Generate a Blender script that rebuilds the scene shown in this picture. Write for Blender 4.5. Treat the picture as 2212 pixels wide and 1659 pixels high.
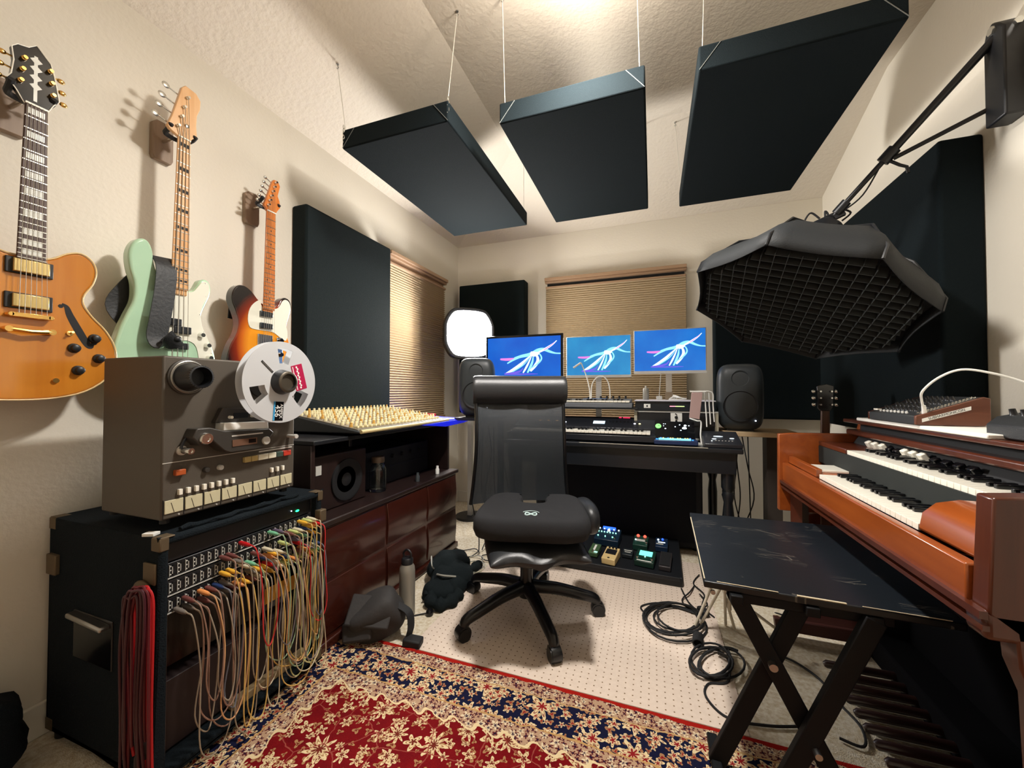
import bpy, bmesh, math, random
from mathutils import Matrix, Vector, Euler, Quaternion
for o in list(bpy.data.objects): bpy.data.objects.remove(o)
SC = bpy.context.scene
COL = SC.collection
random.seed(7)
pi = math.pi
# ---------------------------------------------------------------- camera
cam_data = bpy.data.cameras.new('camera'); cam = bpy.data.objects.new('camera', cam_data)
COL.objects.link(cam); SC.camera = cam
cam_data.sensor_width = 36.0; cam_data.lens = 36.0 * 840 / 2212; cam_data.clip_start = 0.02
cam.location = (0, 0, 1.05)
cam.rotation_euler = (math.radians(90 + 1.06), 0, math.radians(19.9))
# ---------------------------------------------------------------- world, exposure
SC.view_settings.view_transform = 'Standard'; SC.view_settings.look = 'None'
SC.view_settings.exposure = 0.0; SC.view_settings.gamma = 1.0
SC.view_settings.use_curve_mapping = False
wd = bpy.data.worlds.new('night'); SC.world = wd; wd.use_nodes = True
wd.node_tree.nodes['Background'].inputs[0].default_value = (0.02, 0.03, 0.06, 1)
wd.node_tree.nodes['Background'].inputs[1].default_value = 0.3
# ---------------------------------------------------------------- lights (added fills, lamp strengths)
def lamp(name, kind, loc, power, color, size=0.1, rot=None, **k):
    d = bpy.data.lights.new(name, kind); d.energy = power; d.color = color
    if kind == 'POINT': d.shadow_soft_size = size
    if kind == 'AREA':
        d.shape = 'RECTANGLE'; d.size = size; d.size_y = k.get('size_y', size)
    if kind == 'SPOT':
        d.shadow_soft_size = size; d.spot_size = k.get('cone', 1.0); d.spot_blend = .6
    o = bpy.data.objects.new(name, d); COL.objects.link(o); o.location = loc
    if rot: o.rotation_euler = rot
    return o
LAMP_ES = 82   # glow of the frosted ceiling globe, built below as 'ceiling_lamp'
# unseen weak fill light behind the camera
lamp('rear_fill', 'POINT', (-0.2, -1.3, 2.25), 0.8, (1.0, 0.93, 0.84), 0.12)
# disk light added under the globe to brighten the floor
d_ = lamp('floor_fill', 'AREA', (-0.24, 1.30, 2.405), 44, (1.0, 0.955, 0.90), 0.16); d_.data.shape = 'DISK'
PANEL_ES = 150    # the lit square photo light by the left window

# ---------------------------------------------------------------- materials
def s2l(c):
    return tuple(((x / 255) / 12.92 if x / 255 <= .04045 else ((x / 255 + .055) / 1.055) ** 2.4) for x in c)
MATS = {}
def mat(name, rgb, rough=.5, metal=0.0, spec=.5, emit=None, es=0.0, bump=0, bscale=200, alpha=1, trans=0, coat=0, noise=None, nscale=30):
    if name in MATS: return MATS[name]
    m = bpy.data.materials.new(name); m.use_nodes = True; nt = m.node_tree
    b = nt.nodes['Principled BSDF']; c = (*s2l(rgb), 1)
    b.inputs['Base Color'].default_value = c; b.inputs['Roughness'].default_value = rough
    b.inputs['Metallic'].default_value = metal; b.inputs['Specular IOR Level'].default_value = spec
    b.inputs['Coat Weight'].default_value = coat; b.inputs['Coat Roughness'].default_value = .12
    b.inputs['Alpha'].default_value = alpha; b.inputs['Transmission Weight'].default_value = trans
    if emit: b.inputs['Emission Color'].default_value = (*s2l(emit), 1); b.inputs['Emission Strength'].default_value = es
    if bump or noise:
        tc = nt.nodes.new('ShaderNodeTexCoord'); nz = nt.nodes.new('ShaderNodeTexNoise')
        nt.links.new(tc.outputs['Object'], nz.inputs['Vector'])
        nz.inputs['Scale'].default_value = bscale if bump else nscale; nz.inputs['Detail'].default_value = 4
        if bump:
            bp = nt.nodes.new('ShaderNodeBump'); bp.inputs['Strength'].default_value = bump; bp.inputs['Distance'].default_value = .004
            nt.links.new(nz.outputs['Fac'], bp.inputs['Height']); nt.links.new(bp.outputs['Normal'], b.inputs['Normal'])
        if noise:
            n2 = nt.nodes.new('ShaderNodeTexNoise'); n2.inputs['Scale'].default_value = nscale; n2.inputs['Detail'].default_value = 6
            nt.links.new(tc.outputs['Object'], n2.inputs['Vector'])
            mx = nt.nodes.new('ShaderNodeMix'); mx.data_type = 'RGBA'
            mr = nt.nodes.new('ShaderNodeMapRange'); mr.inputs[1].default_value = .35; mr.inputs[2].default_value = .65
            nt.links.new(n2.outputs['Fac'], mr.inputs[0]); nt.links.new(mr.outputs[0], mx.inputs['Factor'])
            mx.inputs['A'].default_value = c; mx.inputs['B'].default_value = (*s2l(noise), 1)
            nt.links.new(mx.outputs['Result'], b.inputs['Base Color'])
    MATS[name] = m
    return m
def wood(name, c1, c2, rough=.35, coat=.4, axis='Y', scale=6):
    m = mat(name, c1, rough, coat=coat); nt = m.node_tree; b = nt.nodes['Principled BSDF']
    tc = nt.nodes.new('ShaderNodeTexCoord'); mp = nt.nodes.new('ShaderNodeMapping')
    s = {'X': (1, 12, 12), 'Y': (12, 1, 12), 'Z': (12, 12, 1)}[axis]
    mp.inputs['Scale'].default_value = [v * scale / 6 for v in s]
    nz = nt.nodes.new('ShaderNodeTexNoise'); nz.inputs['Scale'].default_value = 3; nz.inputs['Detail'].default_value = 8; nz.inputs['Distortion'].default_value = .6
    rp = nt.nodes.new('ShaderNodeValToRGB')
    rp.color_ramp.elements[0].position = .3; rp.color_ramp.elements[0].color = (*s2l(c1), 1)
    rp.color_ramp.elements[1].position = .7; rp.color_ramp.elements[1].color = (*s2l(c2), 1)
    nt.links.new(tc.outputs['Object'], mp.inputs[0]); nt.links.new(mp.outputs[0], nz.inputs['Vector'])
    nt.links.new(nz.outputs['Fac'], rp.inputs[0]); nt.links.new(rp.outputs[0], b.inputs['Base Color'])
    return m
class Nd:  # tiny node-expression helper
    def __init__(s, nt): s.nt = nt
    def m(s, op, *a):
        n = s.nt.nodes.new('ShaderNodeMath'); n.operation = op
        for i, x in enumerate(a):
            if isinstance(x, (int, float)): n.inputs[i].default_value = x
            else: s.nt.links.new(x, n.inputs[i])
        return n.outputs[0]
    def vm(s, op, *a, out=0):
        n = s.nt.nodes.new('ShaderNodeVectorMath'); n.operation = op
        for i, x in enumerate(a):
            if isinstance(x, tuple): n.inputs[i].default_value = x
            elif isinstance(x, (int, float)): n.inputs['Scale'].default_value = x
            else: s.nt.links.new(x, n.inputs[i])
        return n.outputs[out]
    def mix(s, f, a, b):
        n = s.nt.nodes.new('ShaderNodeMix'); n.data_type = 'RGBA'
        for k, x in (('Factor', f), ('A', a), ('B', b)):
            if isinstance(x, tuple): n.inputs[k].default_value = (*x, 1)
            elif isinstance(x, (int, float)): n.inputs[k].default_value = x
            else: s.nt.links.new(x, n.inputs[k])
        return n.outputs['Result']

# ---------------------------------------------------------------- mesh builder
Wm = {}
def perp(d):
    d = d.normalized(); a = Vector((0, 0, 1)) if abs(d.z) < .9 else Vector((1, 0, 0))
    u = d.cross(a).normalized(); return u, d.cross(u)
class MB:
    def __init__(s): s.v = []; s.f = []; s.m = []
    def add(s, vs, fs, mi=0):
        k = len(s.v); s.v += [Vector(p) for p in vs]; s.f += [tuple(i + k for i in f) for f in fs]; s.m += [mi] * len(fs); return s
    def box(s, x0, x1, y0, y1, z0, z1, mi=0):
        return s.add([(x, y, z) for z in (z0, z1) for y in (y0, y1) for x in (x0, x1)],
                     [(0, 2, 3, 1), (4, 5, 7, 6), (0, 1, 5, 4), (2, 6, 7, 3), (0, 4, 6, 2), (1, 3, 7, 5)], mi)
    def hexa(s, p, mi=0):  # 8 points ordered like box
        return s.add(p, [(0, 2, 3, 1), (4, 5, 7, 6), (0, 1, 5, 4), (2, 6, 7, 3), (0, 4, 6, 2), (1, 3, 7, 5)], mi)
    def rbox(s, c, size, rot=(0, 0, 0), mi=0):
        R = rot if isinstance(rot, Matrix) else Euler(rot).to_matrix(); c = Vector(c)
        return s.hexa([c + R @ Vector((x * size[0] / 2, y * size[1] / 2, z * size[2] / 2)) for z in (-1, 1) for y in (-1, 1) for x in (-1, 1)], mi)
    def bar(s, p0, p1, w, h, up=(0, 0, 1), mi=0):
        p0 = Vector(p0); p1 = Vector(p1); d = (p1 - p0).normalized(); u = d.cross(Vector(up)).normalized(); v = u.cross(d)
        return s.hexa([p + u * a * w / 2 + v * b * h / 2 for b in (-1, 1) for p in (p0, p1) for a in (-1, 1)], mi)
    def cyl(s, p0, p1, r0, r1=None, n=16, mi=0, cap=True):
        p0 = Vector(p0); p1 = Vector(p1); r1 = r0 if r1 is None else r1; u, v = perp(p1 - p0)
        vs = [p + (u * math.cos(2 * pi * i / n) + v * math.sin(2 * pi * i / n)) * r for p, r in ((p0, r0), (p1, r1)) for i in range(n)]
        fs = [(i, (i + 1) % n, n + (i + 1) % n, n + i) for i in range(n)]
        if cap: fs += [tuple(range(n - 1, -1, -1)), tuple(range(n, 2 * n))]
        return s.add(vs, fs, mi)
    def lathe(s, prof, p0, axis=(0, 0, 1), n=24, mi=0, u=None):
        p0 = Vector(p0); ax = Vector(axis).normalized(); a, b = perp(ax); vs = []; fs = []
        for r, h in prof:
            for i in range(n):
                t = 2 * pi * i / n; vs.append(p0 + ax * h + (a * math.cos(t) + b * math.sin(t)) * max(r, 1e-5))
        for j in range(len(prof) - 1):
            for i in range(n): fs.append((j * n + i, j * n + (i + 1) % n, (j + 1) * n + (i + 1) % n, (j + 1) * n + i))
        fs += [tuple(range(n - 1, -1, -1)), tuple(range((len(prof) - 1) * n, len(prof) * n))]
        return s.add(vs, fs, mi)
    def tube(s, pts, r, n=8, mi=0, closed=False):
        pts = [Vector(p) for p in pts]; m = len(pts); rr = r if isinstance(r, (list, tuple)) else [r] * m
        vs = []; fs = []; u = None
        for i, p in enumerate(pts):
            d = (pts[(i + 1) % m] - pts[i - 1]) if (closed or 0 < i < m - 1) else (pts[1] - pts[0] if i == 0 else pts[-1] - pts[-2])
            if d.length < 1e-9: d = Vector((0, 0, 1))
            d.normalize()
            if u is None: u, v = perp(d)
            else:
                u = (u - d * u.dot(d))
                if u.length < 1e-6: u, v = perp(d)
                u.normalize(); v = d.cross(u)
            vs += [p + (u * math.cos(2 * pi * k / n) + v * math.sin(2 * pi * k / n)) * rr[i] for k in range(n)]
        for i in range(m if closed else m - 1):
            for k in range(n): fs.append((i * n + k, i * n + (k + 1) % n, ((i + 1) % m) * n + (k + 1) % n, ((i + 1) % m) * n + k))
        if not closed: fs += [tuple(range(n - 1, -1, -1)), tuple(range((m - 1) * n, m * n))]
        return s.add(vs, fs, mi)
    def prism(s, pts, fn, w0, w1, mi=0, mi2=None):
        n = len(pts); vs = [fn(u, v, w0) for u, v in pts] + [fn(u, v, w1) for u, v in pts]
        s.add(vs, [tuple(range(n - 1, -1, -1))] + [(i, (i + 1) % n, n + (i + 1) % n, n + i) for i in range(n)], mi if mi2 is None else mi2)
        k = len(s.v) - 2 * n; s.f.append(tuple(range(k + n, k + 2 * n))); s.m.append(mi); return s
    def sph(s, c, r, nu=16, nv=10, mi=0, R=None, p=1.0):
        c = Vector(c); r = r if isinstance(r, (tuple, list)) else (r, r, r); vs = []; fs = []
        sg = lambda x: math.copysign(abs(x) ** p, x)
        for j in range(nv + 1):
            t = pi * j / nv
            for i in range(nu):
                a = 2 * pi * i / nu; q = Vector((r[0] * sg(math.sin(t)) * sg(math.cos(a)), r[1] * sg(math.sin(t)) * sg(math.sin(a)), r[2] * sg(math.cos(t))))
                vs.append(c + (R @ q if R else q))
        for j in range(nv):
            for i in range(nu): fs.append((j * nu + i, (j + 1) * nu + i, (j + 1) * nu + (i + 1) % nu, j * nu + (i + 1) % nu))
        return s.add(vs, fs, mi)
    def build(s, name, mats, parent=None, bev=0, smooth=True, ang=40, sub=0, seg=2):
        me = bpy.data.meshes.new(name); org = None
        if parent is None:
            xs = [p.x for p in s.v]; ys = [p.y for p in s.v]; zs = [p.z for p in s.v]
            org = Matrix.Translation(((min(xs) + max(xs)) / 2, (min(ys) + max(ys)) / 2, min(zs)))
        else: org = Wm[parent.name]
        inv = org.inverted(); me.from_pydata([inv @ p for p in s.v], [], s.f)
        mats = mats if isinstance(mats, (list, tuple)) else [mats]
        for m in mats: me.materials.append(m)
        me.polygons.foreach_set('material_index', s.m); me.validate(); me.update()
        bm = bmesh.new(); bm.from_mesh(me); bmesh.ops.remove_doubles(bm, verts=bm.verts, dist=1e-6)
        bmesh.ops.recalc_face_normals(bm, faces=bm.faces); bm.to_mesh(me); bm.free()
        if smooth:
            me.polygons.foreach_set('use_smooth', [True] * len(me.polygons))
            if not sub: me.set_sharp_from_angle(angle=math.radians(ang))
        o = bpy.data.objects.new(name, me); COL.objects.link(o)
        if parent is None: o.matrix_basis = org; Wm[o.name] = org
        else: o.parent = parent; Wm[o.name] = Wm[parent.name]
        if bev:
            b = o.modifiers.new('bevel', 'BEVEL'); b.width = bev; b.segments = seg; b.limit_method = 'ANGLE'; b.angle_limit = math.radians(40)
            b.harden_normals = False
        if sub:
            b = o.modifiers.new('subd', 'SUBSURF'); b.levels = sub; b.render_levels = sub
        return o
LABELS = {}
def tag(o, label, cat, group=None, kind=None):
    if label: o['label'] = label
    if cat: o['category'] = cat
    if group: o['group'] = group
    if kind: o['kind'] = kind
    return o
def thing(name, label, cat, loc=(0, 0, 0), rz=0, group=None):
    o = bpy.data.objects.new(name, None); o.empty_display_size = .05; COL.objects.link(o)
    o.location = loc; o.rotation_euler = (0, 0, rz)
    Wm[o.name] = Matrix.Translation(loc) @ Matrix.Rotation(rz, 4, 'Z')
    return tag(o, label, cat, group)
def struct(o): o['kind'] = 'structure'; return o
def dup(o, off, parent=None, name=None):  # copy of a part, shifted
    c = o.copy(); COL.objects.link(c)
    if parent: c.parent = parent
    c.location = o.location + Vector(off); Wm[c.name] = Wm[o.name]
    return c
def clone(root, loc, rz=None):  # a thing with copies of its parts and sub-parts
    r = root.copy(); COL.objects.link(r); r.location = loc
    if rz is not None: r.rotation_euler = (0, 0, rz)
    for ch in list(root.children):
        c = ch.copy(); COL.objects.link(c); c.parent = r
        for g in list(ch.children):
            d = g.copy(); COL.objects.link(d); d.parent = c
    return r
def cr(pts, n=6, closed=True):
    P = [Vector(p) for p in pts]; N = len(P); out = []
    for i in range(N if closed else N - 1):
        a, b, c, d = ((P[(i + k - 1) % N] for k in range(4)) if closed else (P[max(i - 1, 0)], P[i], P[i + 1], P[min(i + 2, N - 1)]))
        for j in range(n):
            t = j / n
            out.append(.5 * ((2 * b) + (c - a) * t + (2 * a - 5 * b + 4 * c - d) * t * t + (3 * b - a - 3 * c + d) * t ** 3))
    if not closed: out.append(P[-1])
    return out
def c2(pts, n=6): return [(p.x, p.y) for p in cr([(a, b, 0) for a, b in pts], n)]
def text(s, txt, size, M, mi_mat, name, parent, depth=.0006, align='CENTER'):
    cu = bpy.data.curves.new('t', 'FONT'); cu.body = txt; cu.size = size; cu.extrude = depth; cu.align_x = align; cu.align_y = 'CENTER'
    to = bpy.data.objects.new('t', cu); COL.objects.link(to)
    bpy.context.view_layer.update(); dg = bpy.context.evaluated_depsgraph_get()
    me = bpy.data.meshes.new_from_object(to.evaluated_get(dg)); bpy.data.objects.remove(to); bpy.data.curves.remove(cu)
    me.transform(Wm[parent.name].inverted() @ M); me.name = name; me.materials.clear(); me.materials.append(mi_mat)
    o = bpy.data.objects.new(name, me); COL.objects.link(o); o.parent = parent; Wm[o.name] = Wm[parent.name]
    return o
def axes(o, x, y):  # matrix with text x-direction and y-direction given
    x = Vector(x).normalized(); y = Vector(y).normalized(); z = x.cross(y)
    return Matrix(((x.x, y.x, z.x, o[0]), (x.y, y.y, z.y, o[1]), (x.z, y.z, z.z, o[2]), (0, 0, 0, 1)))
XW = lambda y, z, x: (x, y, z)   # wall-parallel plane (left wall): u=y v=z w=x
XZ = lambda x, z, y: (x, y, z)
XY = lambda x, y, z: (x, y, z)

# palette
m_black = mat('black_plastic', (22, 24, 28), .42)
m_blackg = mat('black_gloss', (12, 13, 16), .15)
m_fabric = mat('dark_acoustic_cloth', (17, 25, 28), .93, spec=.12, bump=.5, bscale=500)
m_chrome = mat('chrome', (225, 225, 220), .18, 1)
m_gold = mat('gold_metal', (235, 190, 110), .25, 1)
m_steel = mat('steel', (180, 180, 178), .35, 1)
m_white = mat('white_plastic', (235, 235, 230), .4)
m_ivory = mat('ivory_keys', (244, 240, 226), .22, coat=.3)
m_rubber = mat('rubber_black', (16, 17, 20), .7)
# ================================================================ ROOM
CR = 2.725
def wallmat():
    m = mat('painted_wall', (224, 218, 204), .75, spec=.25, bump=.22, bscale=70); return m
m_wall = wallmat()
m_ceil = mat('ceiling_paint', (224, 215, 200), .8, spec=.2, bump=.9, bscale=48)
YB = 3.35; XL = -1.77; XR = 1.15; YF = -2.2
def wall_with_hole(name, fn, u0, u1, z1, hole, t):
    b = MB(); h0, h1, v0, v1 = hole
    for a, c, d, e in ((u0, h0, 0, z1), (h1, u1, 0, z1), (h0, h1, 0, v0), (h0, h1, v1, z1)):
        b.hexa([fn(u, w, z) for z in (d, e) for w in (0, t) for u in (a, c)])
    return struct(b.build(name, m_wall, smooth=False))
wall_with_hole('wall_left', lambda u, w, z: (XL - w, u, z), YF, YB, 2.44, (2.27, 3.05, .82, 2.04), .12)
wall_with_hole('wall_back', lambda u, w, z: (u, YB + w, z), XL - .12, XR, 2.44, (-.87, .24, .82, 2.04), .12)
b = MB(); b.add([(XR, YF, 0), (XR, YB + .12, 0), (XR, YB + .12, 2.44), (XR, YB, 2.44), (XR, 2.52, CR), (XR, YF, CR),
                 (XR + .12, YF, 0), (XR + .12, YB + .12, 0), (XR + .12, YB + .12, 2.44), (XR + .12, YB, 2.44), (XR + .12, 2.52, CR), (XR + .12, YF, CR)],
                [(0, 1, 2, 3, 4, 5), (11, 10, 9, 8, 7, 6)] + [(i, (i + 1) % 6, 6 + (i + 1) % 6, 6 + i) for i in range(6)])
struct(b.build('wall_right', m_wall, smooth=False))
struct(MB().box(XL - .12, XR + .12, YF - .12, YF, 0, CR + .1).build('wall_front', m_wall, smooth=False))
# hipped ceiling: slopes up from the left and back walls to a flat centre
xc, yc = -.92, 2.52; t = .1
b = MB(); T = []
for dz in (0, t):
    T += [(XL - .12, YF - .12, 2.40 + dz), (XL - .12, YB + .12, 2.40 + dz), (XR + .12, YB + .12, 2.40 + dz), (xc, YF - .12, CR + dz), (xc, yc, CR + dz), (XR + .12, yc, CR + dz), (XR + .12, YF - .12, CR + dz)]
F = [(0, 3, 4, 1), (1, 4, 5, 2), (3, 6, 5, 4)]
b.add(T, F + [tuple(i + 7 for i in f) for f in F] + [(0, 1, 8, 7), (1, 2, 9, 8), (2, 5, 12, 9), (5, 6, 13, 12), (6, 3, 10, 13), (3, 0, 7, 10)])
struct(b.build('ceiling', m_ceil, smooth=False))
# carpet
m_floor = mat('cream_carpet', (232, 224, 206), .95, spec=.1, bump=1.0, bscale=260, noise=(206, 190, 160), nscale=75)
struct(MB().box(XL - .12, XR + .12, YF - .12, YB + .12, -.05, 0).build('floor', m_floor, smooth=False))
m_trim = mat('white_trim', (226, 222, 210), .45)
for nm, bx in (('baseboard_left', (XL, XL + .014, YF, YB)), ('baseboard_back', (XL, XR, YB - .014, YB)), ('baseboard_right', (XR - .014, XR, YF, YB))):
    struct(MB().box(*bx, 0, .1).build(nm, m_trim, bev=.004))
# windows (night behind the shades)
m_glass = mat('window_glass', (10, 14, 22), .05, spec=.8, trans=.2)
b = MB()
for a in ((2.27, 2.31, .82, 2.04), (3.01, 3.05, .82, 2.04), (2.31, 3.01, .82, .86), (2.31, 3.01, 2.0, 2.04), (2.31, 3.01, 1.42, 1.45)):
    b.box(XL - .10, XL - .06, *a)
w = struct(b.build('window_1', m_trim, bev=.003)); MB().box(XL - .085, XL - .08, 2.31, 3.01, .86, 2.0).build('window_pane', m_glass, w)
struct(MB().box(XL - .02, XL + .012, 2.225, 2.262, .8, 2.04).build('trim_1', m_trim, bev=.003))
b = MB()
for a in ((-.87, -.83, .82, 2.04), (.2, .24, .82, 2.04), (-.83, .2, .82, .86), (-.83, .2, 2.0, 2.04), (-.83, .2, 1.42, 1.45)):
    b.box(a[0], a[1], YB + .06, YB + .10, a[2], a[3])
w = struct(b.build('window_2', m_trim, bev=.003)); MB().box(-.83, .2, YB + .08, YB + .085, .86, 2.0).build('window_pane', m_glass, w)
# pleated shades
m_shade = mat('pleated_shade_cloth', (196, 176, 144), .85, spec=.15)
m_rail = mat('shade_rail', (172, 140, 110), .5)
m_dark = mat('shade_gap', (34, 38, 42), .7)
def shade(fn, u0, u1, label, dark_open):
    r = thing('pleated_shade', label, 'window shade', Vector(fn((u0 + u1) / 2, .03, .84)), group=None)
    b = MB(); n = 62; vs = []
    z1 = 1.955; z0 = .84
    for i in range(2 * n + 1):
        z = z1 + (z0 - z1) * i / (2 * n); w = .030 if i % 2 else .046
        vs += [fn(u0, w, z), fn(u1, w, z)]
    k = len(vs)
    for i in range(2 * n + 1):
        z = z1 + (z0 - z1) * i / (2 * n); w = .024 if i % 2 else .04
        vs += [fn(u0, w, z), fn(u1, w, z)]
    fs = []
    for i in range(2 * n):
        a = 2 * i; fs += [(a, a + 1, a + 3, a + 2), (k + a, k + a + 2, k + a + 3, k + a + 1)]
        fs += [(a, a + 2, k + a + 2, k + a), (a + 1, k + a + 1, k + a + 3, a + 3)]
    fs += [(0, k, k + 1, 1), (4 * n, 4 * n + 1, k + 4 * n + 1, k + 4 * n)]
    b.add(vs, fs); b.build('shade_fabric', m_shade, r, smooth=False)
    b = MB()
    for a, c, d, e in ((2.018, 2.045, .02, .075), (2.0, 2.018, .02, .06)): b.hexa([fn(u, w, z) for z in (a, c) for w in (d, e) for u in (u0 - .005, u1 + .005)])
    b.build('head_rail', m_rail, r, bev=.003)
    b = MB(); b.hexa([fn(u, w, z) for z in (1.955, 1.972) for w in (.026, .054) for u in (u0, u1)]); b.build('middle_rail', m_rail, r, bev=.003)
    b = MB(); b.hexa([fn(u, w, z) for z in (1.972, 2.0) for w in (.022, .03) for u in (u0 + .01, u1 - .01)]); b.build('folded_cloth', dark_open, r)
    b = MB(); b.hexa([fn(u, w, z) for z in (.825, .843) for w in (.022, .052) for u in (u0, u1)]); b.build('bottom_rail', m_rail, r, bev=.003)
    return r
shade(lambda u, w, z: (XL + w - .02, u, z), 2.265, 3.06, 'tan pleated shade lowered over the window in the left wall', m_rail)
shade(lambda u, w, z: (u, YB - w + .02, z), -.885, .25, 'tan pleated shade on the back wall behind the screens', m_dark)

# ---- acoustic panels hanging from the ceiling
m_wire = mat('white_wire', (220, 216, 205), .5)
m_seam = mat('panel_edge_cloth', (120, 122, 118), .95, spec=.1, bump=.5, bscale=500)
def ceil_z(x, y):
    z = CR
    if x < xc: z = min(z, 2.44 + (x - XL) / (xc - XL) * (CR - 2.44))
    if y > yc: z = min(z, 2.44 + (YB - y) / (YB - yc) * (CR - 2.44))
    return z
def cloud(x0, x1, y0, y1, z, label, anchors, chain=()):
    r = thing('ceiling_acoustic_panel', label, 'acoustic panel', ((x0 + x1) / 2, (y0 + y1) / 2, z), group='acoustic panels hung under the ceiling')
    h = .09; b = MB(); b.box(x0, x1, y0, y1, z, z + h)
    b.build('cloth_panel', m_fabric, r, bev=.006)
    b = MB()
    for sx in (x0, x1):
        s = 1 if sx == x0 else -1
        b.bar((sx + s * .002, y0 - .0005, z + .004), (sx + s * .07, y0 - .0005, z + h - .004), .002, .002, up=(0, 1, 0))
    b.build('corner_fold', m_seam, r)
    for i, (ax, ay, cx, cy) in enumerate(anchors):
        zt = ceil_z(cx, cy)
        MB().cyl((ax, ay, z + h), (cx, cy, zt - .012), .0016, n=6).build('hanging_wire', m_wire, r)
        hk = MB().tube([(cx, cy, zt), (cx, cy, zt - .012), (cx + .006, cy, zt - .018), (cx, cy, zt - .024), (cx - .005, cy, zt - .018)], .0018, 6)
        hk.cyl((cx, cy, zt + .002), (cx, cy, zt - .004), .006, n=10); hk.build('ceiling_hook', m_steel, r)
        if i in chain:
            b = MB()
            for k in range(5):
                c = Vector((ax - .004 if ax < (x0 + x1) / 2 else ax + .006, ay - .008, z + h + .012 - k * .016)); ring = []
                for q in range(10):
                    a = 2 * pi * q / 10; u = Vector((1, 0, 0)) if k % 2 else Vector((0, 1, 0))
                    ring.append(c + u * .005 * math.cos(a) + Vector((0, 0, .010 * math.sin(a))))
                b.tube(ring, .0016, 5, closed=True)
            b.build('chain', m_chrome, r)
    return r
cloud(-1.368, -.805, 1.43, 2.53, 2.19, 'leftmost hanging dark panel, beside the wall with guitars, small chains at its front corners',
      [(-1.355, 1.437, -1.37, 1.40), (-.815, 1.445, -.80, 1.50), (-1.35, 2.5, -1.35, 2.5), (-.82, 2.5, -.82, 2.5)], (0, 1))
cloud(-.612, -.02, 1.53, 2.57, 2.195, 'middle hanging dark panel with light grey front edge, below the bright lamp spot',
      [(-.59, 1.54, -.59, 1.51), (-.04, 1.535, -.05, 1.55), (-.59, 2.54, -.59, 2.54), (-.04, 2.54, -.04, 2.54)])
cloud(.162, .748, 1.515, 2.61, 2.195, 'rightmost hanging dark panel, nearest the wall with the lamp arm',
      [(.175, 1.52, .19, 1.54), (.73, 1.52, .73, 1.52), (.172, 2.57, .14, 2.57), (.73, 2.58, .73, 2.58)])
# ---- wall panels
def trap(b, label, mats=m_fabric): return tag(MB().box(*b).build('wall_acoustic_panel', mats, bev=.012, seg=3), label, 'acoustic panel')
m_trap = mat('grey_green_cloth', (23, 31, 32), .95, spec=.12, bump=.5, bscale=450)
trap((XL, XL + .10, 1.505, 2.195, .80, 2.02), 'tall dark panel on the left wall between the sunburst guitar and the window', m_trap)
trap((-1.70, -1.055, YB - .11, YB, .85, 2.035), 'dark panel on the back wall behind the square lit light', m_trap)
trap((.435, 1.10, YB - .11, YB, .85, 2.035), 'dark panel on the back wall behind the big octagonal softbox', m_fabric)
trap((XR - .13, XR, 1.915, 3.05, .85, 2.0), 'tall dark panel on the right wall below the lamp arm', m_fabric)

# ---- ceiling lamp (just above the frame)
r = thing('ceiling_lamp', 'frosted glass lamp hanging just under the ceiling, above the middle panel', 'lamp', (-.24, 1.30, 2.6))
MB().lathe([(.07, 2.70), (.07, CR), ], (-.24, 1.3, 0)).build('canopy', m_white, r)
MB().cyl((-.24, 1.3, 2.57), (-.24, 1.3, 2.70), .01).build('stem', m_chrome, r)
MB().sph((-.24, 1.3, 2.5), .08, 24, 14).build('globe', mat('lamp_globe', (255, 250, 240), .3, emit=(255, 244, 230), es=LAMP_ES), r)

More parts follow.
